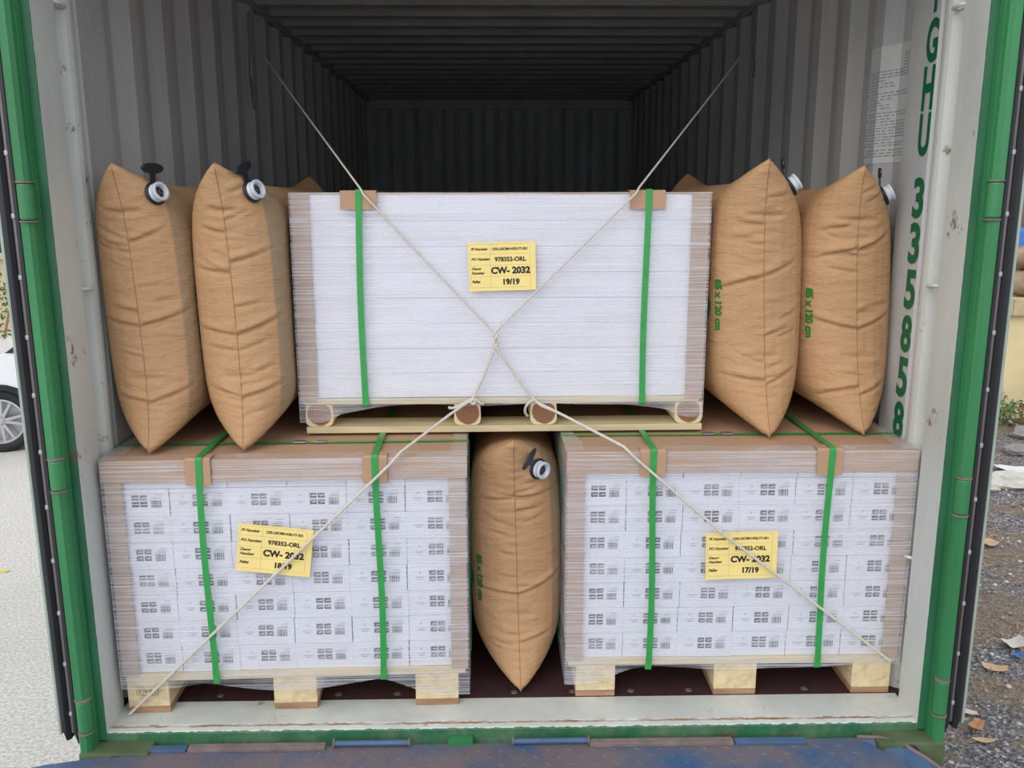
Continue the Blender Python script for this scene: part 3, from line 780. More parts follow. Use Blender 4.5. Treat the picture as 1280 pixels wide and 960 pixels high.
# ------------------------------------------------------------------ the upper load
def upper_load():
    set_xf(-.03, .342, R(.7))
    x0, x1, yf = -.640, .578, .342; z0 = .7895; D = 1.0
    p = thing('wooden_pallet', 'wooden stringer pallet with round-hearted log ends under the upper load', 'pallet', (-.03, yf, z0), 'wooden pallets')
    for k, (a, b) in enumerate(((0, .115), (.45, .55), (.88, 1.0))):
        mb = MB(); mb.box((-.630, yf + a, z0 - .001), (.586, yf + b, z0 + .019), 0, .002); mb.build('bottom_board', MT['pine_x'], p)
    for a, b in ((-.632, -.548), (-.180, -.098), (.054, .136), (.500, .586)):
        # roughly squared log: flat top and bottom, rounded lower corners
        mb = MB(); r = .018; h0, h1 = z0 + .020, z0 + .0865
        pr = [(a + .002, h1), (b - .002, h1)] + [(b - r + r * math.cos(R(t)), h0 + r + r * math.sin(R(t))) for t in (0, -30, -60, -90)] + [(a + r + r * math.cos(R(t)), h0 + r + r * math.sin(R(t))) for t in (270, 240, 210, 180)]
        c = ((a + b) / 2, yf, (h0 + h1) / 2 + .004)
        # own origin at the heart of the log so its rings centre on it
        me_mb = MB(); me_mb.extrude([(x, yf + .004, z) for x, z in pr], (0, D - .02, 0))
        o = me_mb.build('stringer', MT['logend'], p)
        off = Vector(xf(c)) - Vector(WORLD[p.name]); o.data.transform(Matrix.Translation(-off)); o.location = off
    mb = MB()
    for k in range(6): mb.box((x0 + .004, yf + .002 + k * .168, z0 + .088), (x1 - .004, yf + .15 + k * .168, z0 + .106), 0, .002)
    mb.build('deck_board', MT['pine_x'], p)
    base = z0 + .108; ch = .0758; proto = None
    for r in range(8):
        if proto is None:
            mb = MB(); mb.box((0, 0, 0), (x1 - x0 - .012, .163, ch - .0004), 0, .0009)
            s = XF[0]; XF[0] = None; proto = mb.build('tile_carton', [MT['carton']], origin=(0, 0, 0)); XF[0] = s; o = proto
        else: o = proto.copy(); COL.objects.link(o)
        o.location = xf((x0 + .006 + .002 * math.sin(r * 3), yf + .010 + .003 * math.sin(r * 1.7) ** 2, base + r * ch)); o.rotation_euler = (0, 0, R(.7))
        tag(o, 'long plain white carton lying sideways, %s of the upper load' % ROWN[r], 'carton', 'plain white cartons of the upper load')
    zt = base + 8 * ch + .004
    mb = MB(); mb.box((x0 + .004, yf + .008, zt - .004), (x1 - .004, yf + D, zt), 0, .001)
    # a plain board sheet closes the top of the stack
    o = mb.build('cardboard_lid', MT['board']); tag(o, 'flat cardboard sheet on top of the plain white upper load', 'lid', 'cardboard lids')
    for k in range(1, 6):
        pass
    for bx, s, nm in ((x0 - .004, 1, 'left'), (x1 + .004, -1, 'right')):
        mb = MB(); q = [(0, 0), (.052, 0), (.052, .0045), (.0045, .0045), (.0045, .05), (0, .05)]
        mb.extrude([(bx + s * a, yf + .001 + b, base - .012) for a, b in q], (0, 0, zt - base + .010))
        tag(mb.build('edge_board', MT['cornerboard']), 'brown cardboard edge board at the %s front corner of the upper load' % nm, 'edge board', 'cardboard edge boards')
    mb = MB(); mb.box((x0 - .002, yf + .19, base), (x0 + .002, yf + D, zt - .006)); mb.box((x1 - .002, yf + .19, base), (x1 + .002, yf + D, zt - .006)); mb.box((x0, yf + D - .004, base), (x1, yf + D, zt - .006))
    tag(mb.build('side_sleeve', MT['cornerboard']), 'brown board sleeve round the hidden sides of the upper load', 'board')
    def dip(x):
        return base - .022 + .003 * math.sin(x * 17) - .055 / (1 + math.exp((x + .545) / .018)) - .045 / (1 + math.exp(-(x - .49) / .018)) - .014 * math.exp(-((x + .5) / .07) ** 2) - .014 * math.exp(-((x - .44) / .07) ** 2)
    film_shell('stretch_film', 'clear stretch film wrapped tightly round the plain white upper load', x0 - .008, x1 + .008, yf - .002, yf + D + .004, zt + .001, dip, seed=5)
    for i, sx in enumerate((-.447, .396)):
        nm = ('left', 'right')[i]
        mb = MB(); pr = [(yf - .0065, zt - .048), (yf - .0095, zt - .048), (yf - .0095, zt + .001), (yf - .004, zt + .0065), (yf + .04, zt + .0065), (yf + .04, zt + .0035), (yf - .0025, zt + .0035), (yf - .0065, zt - .001)]
        mb.extrude([(sx - .052 + i * .0, a, b) for a, b in pr], (.104, 0, 0))
        tag(mb.build('strap_protector', MT['board']), 'cardboard angle under the %s green strap of the upper load' % nm, 'strap protector', 'cardboard strap protectors')
        path = loop_rect(yf - .011, yf + D + .012, base - .023, zt + .0088, 1, sx, .006, .003, i + 9)
        ribbon(path, (.0185, 0, 0)).build('packing_strap', MT['strap'])
        tag(bpy.data.objects[[o.name for o in COL.objects if o.name.startswith('packing_strap')][-1]], 'green strap down the front of the upper load, %s one' % nm, 'strap', 'green packing straps')
    label_sheet('order_label', 'yellow paper order label marked 19/19 taped on the upper load', -.131, 1.363, .334, .198, .142, R(1.4), '19/19', .3)
    set_xf()
    return zt
UT = upper_load()

# ------------------------------------------------------------------ inflated paper dunnage bags
def pillow(seed, H=.832, D=1.2, T=.28, ztop=None, steps=230, iters=13, NJ=60, NI=84):
    """pressurised paper sack relaxed as two inextensible sheets [s, j, i]: x thickness, y depth, z height"""
    rs = np.random.RandomState(seed); hj = H / NJ; hi = D / NI
    jj, ii = np.meshgrid(np.arange(NJ + 1), np.arange(NI + 1), indexing='ij'); u = ii / NI; v = jj / NJ
    base = .12 * np.minimum(1, np.minimum(np.minimum(u * D, (1 - u) * D), np.minimum(v * H, (1 - v) * H)) / .18) ** .6
    P = np.zeros((2, NJ + 1, NI + 1, 3))
    for s, sg in ((0, -1), (1, 1)): P[s, :, :, 0] = sg * base; P[s, :, :, 1] = u * D; P[s, :, :, 2] = v * H
    n = rs.randn(2, NJ + 1, NI + 1)
    for k in range(3): n = (n + np.roll(n, 1, 1) + np.roll(n, -1, 1) + np.roll(n, 1, 2) + np.roll(n, -1, 2)) / 5
    P[..., 0] += n * .02 * (base > 0)
    V = np.zeros_like(P); hd = np.hypot(hj, hi)
    def lim(A, B, L, kc):
        d = B - A; l = np.sqrt((d * d).sum(-1, keepdims=True)) + 1e-12
        e = (l - L) / l; e = np.where(e > 0, e, e * kc); c = d * e * .5; A += c; B -= c
    def weld(P):
        for sl in ((slice(0, 1), slice(None)), (slice(-1, None), slice(None)), (slice(None), slice(0, 1)), (slice(None), slice(-1, None))):
            m = (P[0][sl] + P[1][sl]) * .5; P[0][sl] = m; P[1][sl] = m
    dt = .01; sgn = 1
    for st in range(steps):
        N = np.zeros_like(P)
        c = np.cross(P[:, 1:, 1:] - P[:, :-1, :-1], P[:, 1:, :-1] - P[:, :-1, 1:]) * .5; c[0] *= -1
        for dj in (0, 1):
            for di in (0, 1): N[:, dj:NJ + dj, di:NI + di] += c * .25
        if st == 0: sgn = np.sign(N[1, NJ // 2, NI // 2, 0])
        Fo = N * sgn * ((25. if st < 110 else 8.) / (hi * hj)); weld(Fo)
        V = V * .94 + Fo * dt; Q = P + V * dt
        for k in range(iters):
            for o in (0, 1):
                a = Q[:, o:-1:2]; lim(a, Q[:, o + 1::2][:, :a.shape[1]], hj, .55)
                a = Q[:, :, o:-1:2]; lim(a, Q[:, :, o + 1::2][:, :, :a.shape[2]], hi, .55)
            lim(Q[:, :-1:2, :-1:2], Q[:, 1::2, 1::2], hd, .25); lim(Q[:, 1:-1:2, 1:-1:2], Q[:, 2::2, 2::2], hd, .25)
            lim(Q[:, 1::2, :-1:2], Q[:, :-1:2, 1::2], hd, .25); lim(Q[:, 2::2, 1:-1:2], Q[:, 1:-1:2, 2::2], hd, .25)
            lim(Q[:, :-2][:, ::4], Q[:, 2:][:, ::4], 2 * hj, .12); lim(Q[:, :-2][:, 2::4], Q[:, 2:][:, 2::4], 2 * hj, .12)
            lim(Q[:, :, :-2][:, :, ::4], Q[:, :, 2:][:, :, ::4], 2 * hi, .12); lim(Q[:, :, :-2][:, :, 2::4], Q[:, :, 2:][:, :, 2::4], 2 * hi, .12)
            weld(Q); np.clip(Q[..., 0], -T / 2, T / 2, out=Q[..., 0])
            if ztop is not None: Q[..., 2] = np.minimum(Q[..., 2], ztop)
            for cj, dj, sj in ((0, 2, -1), (-1, -3, 1)):        # a paper corner points outward, it is never punched in
                for ci, di, si in ((0, 2, -1), (-1, -3, 1)):
                    zc = Q[:, dj, di, 2] + sj * hj * 1.6; yc = Q[:, dj, di, 1] + si * hi * 1.6
                    if not (ztop is not None and sj > 0): Q[:, cj, ci, 2] = np.minimum(Q[:, cj, ci, 2], zc) if sj < 0 else np.maximum(Q[:, cj, ci, 2], zc)
                    Q[:, cj, ci, 1] = np.minimum(Q[:, cj, ci, 1], yc) if si < 0 else np.maximum(Q[:, cj, ci, 1], yc)
        V = (Q - P) / dt; P = Q
    return P

class Bag:
    """fine sheet grids with folds, plus lookup of a point on the paper"""
    def __init__(s, P, folds, origin, lean=(0, 0)):
        NJ, NI = P.shape[1] - 1, P.shape[2] - 1
        P = P.copy(); h = np.abs(P[..., 0]).max(); yy = np.linspace(0, 1.2, NI + 1)[None, None, :]
        g = 1 + .10 * np.exp(-(yy / .24) ** 2); a = np.abs(P[..., 0]) / h * g      # the end nearest the door is blown up tightest
        P[..., 0] = np.sign(P[..., 0]) * h * np.minimum(1, 1.07 * a / (1 + a ** 10) ** .1)
        uu = np.concatenate([np.linspace(0, .34, 86, endpoint=False), np.linspace(.34, 1, 56)]); vv = np.linspace(0, 1, 241)
        def cub(A, t, ax):          # Catmull-Rom resampling along an axis
            n = A.shape[ax] - 1; x = t * n; i = np.clip(np.floor(x).astype(int), 0, n - 1); f = x - i
            g = lambda k: np.take(A, np.clip(i + k, 0, n), axis=ax)
            sh = [1] * A.ndim; sh[ax] = -1; f = f.reshape(sh); p0, p1, p2, p3 = g(-1), g(0), g(1), g(2)
            return .5 * (2 * p1 + (p2 - p0) * f + (2 * p0 - 5 * p1 + 4 * p2 - p3) * f ** 2 + (3 * p1 - p0 - 3 * p2 + p3) * f ** 3)
        Q = cub(cub(P, uu, 2), vv, 1)
        N = np.cross(np.gradient(Q, axis=2), np.gradient(Q, axis=1)); N[0] *= -1
        N /= np.linalg.norm(N, axis=-1, keepdims=True) + 1e-12
        if N[1, 120, 100, 0] < 0: N = -N
        U = uu[None, :] * 1.2; Vv = vv[:, None] * .832
        disp = np.zeros(Q.shape[:3])
        for (sh, v0, length, slope, amp, u0) in folds:      # v0 in metres from the bottom
            d = (Vv - (v0 + slope * (U - u0) + .9 * slope * 0 + .35 * (U - u0) ** 2 * np.sign(slope)))
            w = .0050 + .03 * U; env = np.clip((U - u0 + .012) / .02, 0, 1) * np.clip((u0 + length - U) / (length * .6), 0, 1)
            g = -1.0 * np.exp(-((d + .003) / w) ** 2) + .75 * np.exp(-((d - .011) / (w * 1.9)) ** 2)
            disp[sh] += 1.35 * amp * g * env
        fade = np.clip(np.minimum(U / .004, 1), 0, 1)
        Q = Q + N * (disp * fade)[..., None]
        m = (Q[0, :, 0] + Q[1, :, 0]) / 2; Q[0, :, 0] = m; Q[1, :, 0] = m
        s.lean = lean; z0 = P[..., 2].min(); s.uu, s.vv = uu, vv
        Q[..., 0] += (lean[0] + (lean[1] - lean[0]) * (Q[..., 2] - z0) / .8) * np.exp(-(U / .2) ** 2)
        s.Q = Q + np.array(origin) - np.array([0, 0, z0]); s.N = N
    def at(s, sh, ud, vd, off=0.0):
        """ud metres from the front edge, vd metres from the bottom"""
        u = ud / 1.2; v = vd / .832
        i = min(max(int(np.searchsorted(s.uu, u)) - 1, 0), len(s.uu) - 2); j = min(max(int(v * 240), 0), 239)
        fu = (u - s.uu[i]) / (s.uu[i + 1] - s.uu[i]); fv = v * 240 - j; A = s.Q[sh]; B = s.N[sh]
        bl = lambda M: (M[j, i] * (1 - fu) + M[j, i + 1] * fu) * (1 - fv) + (M[j + 1, i] * (1 - fu) + M[j + 1, i + 1] * fu) * fv
        n = bl(B); n = n / np.linalg.norm(n); return Vector(bl(A) + n * off), Vector(n)

def dunnage_bag(label, P, folds, origin, lean=(0, 0), valve=(.115, .745), band=True, text=True, cap=0.0, capflat=False):
    b = Bag(P, folds, origin, lean)
    root = thing('dunnage_bag', label, 'air bag', tuple(origin), 'inflated paper dunnage bags')
    nj, ni = b.Q.shape[1], b.Q.shape[2]
    me = bpy.data.meshes.new('paper_sack'); verts = []; faces = []; uvs = []
    idx = np.zeros((2, nj, ni), int); k = 0
    for j in range(nj):
        for i in range(ni): idx[0, j, i] = k; k += 1; verts.append(b.Q[0, j, i])
    for j in range(nj):
        for i in range(ni):
            if j in (0, nj - 1) or i in (0, ni - 1): idx[1, j, i] = idx[0, j, i]
            else: idx[1, j, i] = k; k += 1; verts.append(b.Q[1, j, i])
    fuv = []
    for s in (0, 1):
        for j in range(nj - 1):
            for i in range(ni - 1):
                q = [(j, i), (j, i + 1), (j + 1, i + 1), (j + 1, i)]
                if s == 0: q = q[::-1]
                faces.append([int(idx[s][a]) for a in q])
                fuv += [(b.uu[a[1]] if s else 2.0, b.vv[a[0]]) for a in q]
    me.from_pydata((np.array(verts) - np.array(origin)).tolist(), [], faces)
    uvl = me.uv_layers.new(name='sheet'); uvl.data.foreach_set('uv', np.array(fuv, dtype=np.float32).ravel())
    me.materials.append(MT['kraft_band'] if band else MT['kraft']); me.polygons.foreach_set('use_smooth', [True] * len(me.polygons))
    o = bpy.data.objects.new('paper_sack', me); COL.objects.link(o); o.parent = root; WORLD[o.name] = tuple(origin)
    # glued front seam
    mb = MB(); mb.tube([Vector(p) + Vector((0, -.0003, 0)) for p in b.Q[0, 2:-2:3, 0]], .0009, 6); mb.build('seam', MT['seam'], root, smooth=True)
    # valve
    c, n = b.at(1, *valve); up = Vector((0, 0, 1)); up = (up - n * up.dot(n)).normalized(); sd = up.cross(n)
    if cap: up, sd = up * math.cos(cap) + sd * math.sin(cap), sd * math.cos(cap) - up * math.sin(cap)
    mb = MB(); mb.lathe([(0, -.004), (.030, -.004), (.032, .0), (.0315, .004), (.026, .006), (0, .006)], c, n, 32)
    base = mb.build('valve_base', MT['black_plastic'], root, smooth=True)
    mb = MB(); mb.lathe([(.0255, .005), (.0255, .009), (.0235, .010), (.0235, .019), (.0262, .0205), (.0262, .026), (.0245, .0275), (.0185, .0275), (.0175, .026), (.0165, .012), (.0, .012)], c, n, 36)
    neck = mb.build('valve_neck', MT['white_plastic'], root, smooth=True)
    mb = MB(); mb.lathe([(0, .0165), (.0145, .0165), (.0155, .012)], c, n, 24)
    for a in range(4):
        t = a * math.pi / 2 + .5; dv = up * math.cos(t) + sd * math.sin(t); q = c + n * .0168
        mb.tube([q + dv * .004, q + dv * .012], .0012, 6, 1)
    mb.lathe([(0, .0195), (.0022, .019), (.003, .0165)], c, n, 10, 1)
    mb.build('valve_insert', [MT['black_plastic'], MT['steel']], neck)
    # cap: strap rising from the base to an oval thumb tab
    tilt = (n * .35 + up).normalized() if not capflat else (n * .45 + up).normalized()
    s0 = c + up * .028 + n * .002; s1 = s0 + tilt * .034
    mb = MB(); wd = sd * .0085; th = n * .0022
    mb.extrude([(s0 - wd - th)[:], (s0 + wd - th)[:], (s0 + wd + th)[:], (s0 - wd + th)[:]], (s1 - s0)[:])
    pc = s1 + tilt * .006; fn = tilt.cross(sd).normalized(); vs = []
    R1, R2_ = (.037, .0145) if not capflat else (.016, .016)
    ring = 28
    for hh, sc_ in ((-.0035, .9), (-.002, 1), (.002, 1), (.0035, .9)):
        for k2 in range(ring):
            t = 2 * math.pi * k2 / ring; vs.append((pc + sd * math.cos(t) * R1 * sc_ + tilt * math.sin(t) * R2_ * sc_ + fn * hh)[:])
    fs = [(l * ring + k2, l * ring + (k2 + 1) % ring, (l + 1) * ring + (k2 + 1) % ring, (l + 1) * ring + k2) for l in range(3) for k2 in range(ring)]
    fs += [tuple(range(ring))[::-1], tuple(range(3 * ring, 4 * ring))]
    mb.add(vs, fs); mb.build('valve_cap', MT['black_plastic'], root)
    if text:
        # size mark printed down the left sheet, with the top of a round logo beside it
        vs, fs = text_geo('85 x 120 cm', .030, .0019)
        mb = MB(); import bmesh
        u0, v0 = text if isinstance(text, tuple) else (.165, .465)
        mb.add([b.at(0, u0 - y_, v0 - x_, .0012)[0][:] for x_, y_, _ in vs], fs)
        mb.build('size_print', MT['green_ink'], root)
        mb = MB(); C = (u0 + .055, v0 - .085); nn = 20
        rings = [[b.at(0, C[0] + rr * math.cos(2 * math.pi * q / nn), C[1] + rr * math.sin(2 * math.pi * q / nn), .0014)[0][:] for q in range(nn)] for rr in (.001, .012, .024, .034)]
        mb.add([p for r_ in rings for p in r_], [(l * nn + q, l * nn + (q + 1) % nn, (l + 1) * nn + (q + 1) % nn, (l + 1) * nn + q) for l in range(3) for q in range(nn)] + [tuple(range(nn))])
        mb.build('round_logo_print', MT['green_ink'], root)
    return root, b

def fold_set(seed, major, n=13):
    rs = random.Random(seed); out = list(major)
    for k in range(n):
        v = rs.choice([rs.uniform(.50, .76), rs.uniform(.10, .32), rs.uniform(.3, .6)])
        sh = rs.choice((0, 1)); out.append((sh, v, rs.uniform(.04, .10), rs.uniform(.05, .45), rs.uniform(.0015, .0035), rs.choice((0, 0, rs.uniform(.01, .05)))))
    return out
A = pillow(37, T=.256); B = pillow(37, T=.256, H=.834); C_ = pillow(37, T=.283, H=.850); E_ = pillow(37, T=.283)
Bm = pillow(37, T=.280, ztop=.778, H=.832)
mir = lambda P: (P[::-1] * np.array([-1, 1, 1])).copy()
dunnage_bag('leftmost brown paper dunnage bag against the left container wall', A,
            fold_set(1, [(0, .375, .11, .15, .006, 0), (1, .375, .15, .30, .006, 0), (0, .155, .10, .2, .005, 0), (1, .15, .13, .4, .006, 0), (1, .61, .09, .4, .005, .0), (0, .60, .08, .1, .004, 0)]),
            (-1.037, .118, .781), lean=(.005, -.027), valve=(.082, .738), text=None)
dunnage_bag('brown paper dunnage bag squeezed against the left side of the upper load', B,
            fold_set(2, [(0, .345, .12, .15, .006, 0), (1, .345, .14, .40, .007, 0), (0, .165, .10, .3, .006, 0), (1, .160, .13, .35, .006, 0), (1, .55, .12, .3, .005, 0), (0, .52, .11, .1, .005, 0), (0, .63, .07, .3, .004, 0)]),
            (-.786, .138, .781), lean=(.013, -.014), cap=-.4, valve=(.080, .742), text=(.15, .475))
dunnage_bag('brown paper dunnage bag squeezed against the right side of the upper load', C_,
            fold_set(3, [(0, .49, .15, -.3, .007, 0), (1, .49, .10, .45, .006, 0), (0, .175, .14, .15, .006, 0), (1, .165, .10, .5, .006, 0), (0, .64, .08, .1, .004, 0)]),
            (.742, .243, .781), lean=(.03, -.018), valve=(.115, .745), band=False, cap=.1, capflat=True, text=(.130, .475))
dunnage_bag('rightmost brown paper dunnage bag beside the right container wall', mir(E_),
            fold_set(4, [(0, .335, .13, .25, .006, 0), (1, .335, .12, .4, .006, 0), (0, .58, .13, -.25, .007, 0), (1, .575, .11, .45, .006, 0), (0, .155, .14, -.2, .007, 0), (1, .13, .10, .4, .006, 0), (0, .65, .1, -.2, .005, .02)]),
            (1.022, .265, .781), lean=(.044, -.018), valve=(.115, .732), band=False, cap=.1, capflat=True, text=(.130, .455))
dunnage_bag('brown paper dunnage bag standing in the gap between the two lower loads', Bm,
            fold_set(5, [(0, .315, .13, .08, .006, 0), (1, .315, .16, .40, .008, 0), (0, .63, .11, -.1, .005, 0), (1, .63, .13, .1, .006, 0), (1, .16, .1, .3, .005, .01), (0, .15, .1, .2, .003, .02)]),
            (.008, .148, .004), lean=(.012, -.010), valve=(.066, .720), cap=-.85, text=(.118, .43))
# ------------------------------------------------------------------ twine lashed across the opening
def rope(label, pts, name='lashing_twine', r=.0045, mat='rope', extra=None, group='twine lashed across the load'):
    mb = MB(); twisted(mb, pts, r)
    for e in (extra or []): twisted(mb, e[0], e[1] if len(e) > 1 else r)
    o = mb.build(name, MT[mat], smooth=True); return tag(o, label, 'twine', group)
# left-hand twine: container wall -> top edge of the upper load -> twist -> right stringer -> right lower corner
rope('thin twine running from the upper left container wall to the central twist',
     [(-1.168, 2.04, 2.220), (-.80, 1.18, 1.862), (-.436, .325, 1.516), (-.430, .318, 1.503), (-.191, .322, 1.244), (-.062, .321, 1.108), (-.045, .317, 1.092), (-.055, .313, 1.080), (-.045, .321, 1.066)], r=.0034)
rope('thin twine running from the upper right container wall to the central twist',
     [(1.168, 2.06, 2.226), (.80, 1.26, 1.900), (.367, .328, 1.520), (.360, .320, 1.507), (.140, .324, 1.290), (-.045, .323, 1.108), (-.060, .313, 1.092), (-.047, .321, 1.080), (-.058, .317, 1.066)], r=.0034)
def ringpath(cx, cz, rx, rz, y0, y1, a0, a1, n=14):
    return [(cx + rx * math.cos(R(a0 + (a1 - a0) * k / n)), y0 + (y1 - y0) * math.sin(math.pi * k / n), cz + rz * math.sin(R(a0 + (a1 - a0) * k / n))) for k in range(n + 1)]
rope('thick twine from the central twist down to the lower left corner',
     smoothpath([(-.045, .321, 1.066), (-.058, .318, 1.045), (-.085, .322, .975), (-.122, .320, .899), (-.132, .318, .890)], 6) + [(-.185, .250, .868), (-.318, .090, .798), (-.334, .079, .782), (-.346, .078, .768), (-.92, .074, .216), (-1.136, .080, .006)],
     extra=[(smoothpath([(-.122, .319, .897), (-.135, .318, .893), (-.168, .320, .873), (-.190, .326, .868), (-.193, .345, .866)], 5), .0045),
            (smoothpath([(-.122, .319, .897), (-.110, .318, .894), (-.098, .322, .882), (-.090, .335, .878)], 5), .0045),
            (smoothpath([(-.128, .314, .893), (-.118, .310, .898), (-.112, .314, .890), (-.122, .311, .884), (-.130, .316, .892)], 5), .0045)])
rope('thick twine from the central twist down to the lower right corner',
     smoothpath([(-.058, .317, 1.066), (-.045, .315, 1.048), (-.002, .321, .985), (.066, .320, .893), (.078, .316, .884)], 6) + [(.155, .262, .856), (.312, .137, .797), (.326, .127, .785), (.340, .124, .770), (.60, .119, .541), (1.132, .125, .124)],
     extra=[(smoothpath([(.066, .319, .893), (.055, .320, .890), (.040, .326, .872), (.038, .340, .850), (.046, .350, .836)], 5), .0045),
            (smoothpath([(.070, .314, .890), (.085, .310, .878), (.105, .296, .872), (.120, .290, .866)], 5), .0042)])
mbk = None
# old ties left hanging from the roof rail
rope('old grey twine end dangling from the left roof rail', smoothpath([(-1.162, 1.97, 2.33), (-1.16, 1.95, 2.25), (-1.158, 1.94, 2.15), (-1.162, 1.935, 2.05), (-1.155, 1.93, 1.97)], 6), 'twine_end', .0035, 'rope_old',
     extra=[([(-1.157, 1.93, 2.04), (-1.150, 1.925, 2.0), (-1.155, 1.93, 1.95), (-1.148, 1.93, 1.90)], .006)], group='old twine ends')
rope('old grey twine end dangling from the right roof rail', smoothpath([(1.160, 2.03, 2.37), (1.150, 2.03, 2.30), (1.156, 2.035, 2.2), (1.168, 2.02, 2.12), (1.160, 2.0, 2.05)], 6), 'twine_end', .0035, 'rope_old', group='old twine ends')

# ------------------------------------------------------------------ stencilled container number, one character under the other on the right wall
zs = [(1.995, 2.11, 'T'), (1.861, 1.980, 'G'), (1.733, 1.854, 'H'), (1.607, 1.726, 'U'), (1.432, 1.548, '3'), (1.301, 1.420, '3'), (1.167, 1.284, '5'), (1.038, 1.150, '8'), (.901, 1.023, '5'), (.775, .887, '8')]
mb = MB()
for z0, z1, chh in zs:
    vs, fs = text_geo(chh, 1.0, .034, 'CENTER', res=6)
    xs = [v[0] for v in vs]; ysv = [v[1] for v in vs]; w = max(xs) - min(xs); h = max(ysv) - min(ysv); xm = (max(xs) + min(xs)) / 2
    mb.add([(1.1725, .297 - (v[0] - xm) / w * .064, z0 + (v[1] - min(ysv)) / h * (z1 - z0)) for v in vs], fs)
o = mb.build('container_number', MT['green_letter'], recalc=False)
tag(o, 'dark green container number stencilled down the right inner wall panel', 'lettering')

# decal sheet stuck over the corrugations of the right wall
prof = wall_profile()
def wall_x(y):
    for (ya, xa), (yb, xb) in zip(prof[:-1], prof[1:]):
        if ya <= y <= yb: return xa + (xb - xa) * (y - ya) / (yb - ya)
    return prof[-1][1]
root = thing('notice_decal', 'old printed paper notice stuck on the corrugated right wall', 'notice', (1.19, .58, 1.60))
mb = MB(); ys_ = [.455, .47, .485, .50, .52, .54, .555, .57, .59, .61, .623, .64, .66, .68, .695, .705]
for ya, yb in zip(ys_[:-1], ys_[1:]):
    top = lambda y: 1.955 + (y - .46) * .02
    mb.add([(wall_x(ya) - .0018, ya, 1.60), (wall_x(yb) - .0018, yb, 1.60), (wall_x(yb) - .0018, yb, top(yb)), (wall_x(ya) - .0018, ya, top(ya))], [(0, 1, 2, 3)])
mb.build('sheet', MT['decal'], root, recalc=False)
mb = MB(); rs = random.Random(5); z = 1.925
while z > 1.615:
    ya = rs.choice((.47, .49, .565)); 
    y = .695 - rs.choice((0, .01, .02)); end = rs.choice((.47, .50, .58, .62)) if z < 1.86 else rs.choice((.50, .47))
    if z > 1.88: y = rs.choice((.53, .60))
    while y > end:
        l = rs.uniform(.008, .022)
        if wall_x(y) and wall_x(y - l): mb.add([(wall_x(y) - .0028, y, z), (wall_x(y - l) - .0028, y - l, z), (wall_x(y - l) - .0028, y - l, z + .0035), (wall_x(y) - .0028, y, z + .0035)], [(0, 1, 2, 3)])
        y -= l + rs.uniform(.003, .008)
    z -= rs.choice((.0085, .0095, .0095, .014))
mb.build('printed_lines', MT['ink_soft'], root, recalc=False)

# ------------------------------------------------------------------ dock ramp in front of the container
ramp_ = thing('dock_ramp', 'worn blue chequer plate loading ramp in front of the container sill', 'ramp', (0, -.9, G))
mb = MB()
out = [(-1.33, -2.9), (-1.33, -.105), (-1.30, -.094), (-.995, -.026), (.985, -.020), (1.05, -.11), (1.12, -.30), (1.16, -2.9)]
mb.extrude([(x, y, -.047) for x, y in out], (0, 0, .012)); 
rs = random.Random(2)
for i in range(74):
    for j in range(16):
        x = -1.26 + i * .032; y = -.055 - j * .032
        if x < -.98 and y > -.13 + (x + .98) * .2: continue
        if x > .98 and y > -.14 - (x - .98) * 1.5: continue
        a = .9 if (i + j) % 2 else -.7; L_, w = .0115, .0028; ca, sa = math.cos(a), math.sin(a)
        pts = [(L_, 0), (0, w), (-L_, 0), (0, -w)]; top = [(x + ca * p * .6 - sa * q * .6, y + sa * p * .6 + ca * q * .6, -.0336) for p, q in pts]
        bot = [(x + ca * p - sa * q, y + sa * p + ca * q, -.0352) for p, q in pts]
        mb.add(bot + top, [(4, 5, 6, 7), (0, 1, 5, 4), (1, 2, 6, 5), (2, 3, 7, 6), (3, 0, 4, 7)])
mb.build('chequer_plate', MT['plate'], ramp_)
mb = MB()   # folded-down cheek at the right corner
q = [(.985, -.018, -.034), (1.045, -.030, -.030), (1.105, -.055, -.036), (1.150, -.10, -.050), (1.205, -.22, -.060), (1.23, -.6, -.06), (1.24, -2.9, -.06)]
q2 = [(.99, -.03, -.06), (1.04, -.085, -.07), (1.075, -.14, -.075), (1.11, -.22, -.08), (1.14, -.34, -.08), (1.17, -.7, -.08), (1.18, -2.9, -.08)]
vs = q + q2 + [(x, y, z - .012) for x, y, z in q] + [(x, y, z - .012) for x, y, z in q2]; n = len(q)
fs = []
for i in range(n - 1): fs += [(i, i + 1, n + i + 1, n + i), (2 * n + i, 2 * n + i + 1, 3 * n + i + 1, 3 * n + i), (i, i + 1, 2 * n + i + 1, 2 * n + i), (n + i, n + i + 1, 3 * n + i + 1, 3 * n + i)]
mb.add(vs, fs); mb.build('side_cheek', MT['blue'], ramp_)
mb = MB(); mb.tube([(x, y, z + .001) for x, y, z in q], .006, 8); mb.build('cheek_rim', MT['rust'], ramp_, smooth=True)
for x0, x1, m in ((-.515, -.305, 'blue'), (-.006, .205, 'blue')):
    mb = MB(); mb.cyl((x0, -.028, -.026), (x1, -.028, -.026), .0085, 14)
    hb = mb.build('hinge_tube', MT[m], ramp_, smooth=False)
    for xx in (x0 - .002, x1 + .002):
        mb = MB(); mb.cyl((xx - .002, -.028, -.024), (xx + .002, -.028, -.024), .0125, 12); mb.build('hinge_collar', MT['rust'], hb)
for x0, x1 in ((-.925, -.54), (.21, .62)):
    mb = MB(); mb.box((x0, -.048, -.036), (x1, -.022, -.024), 0, .002); mb.build('edge_bar', MT['rust'], ramp_)
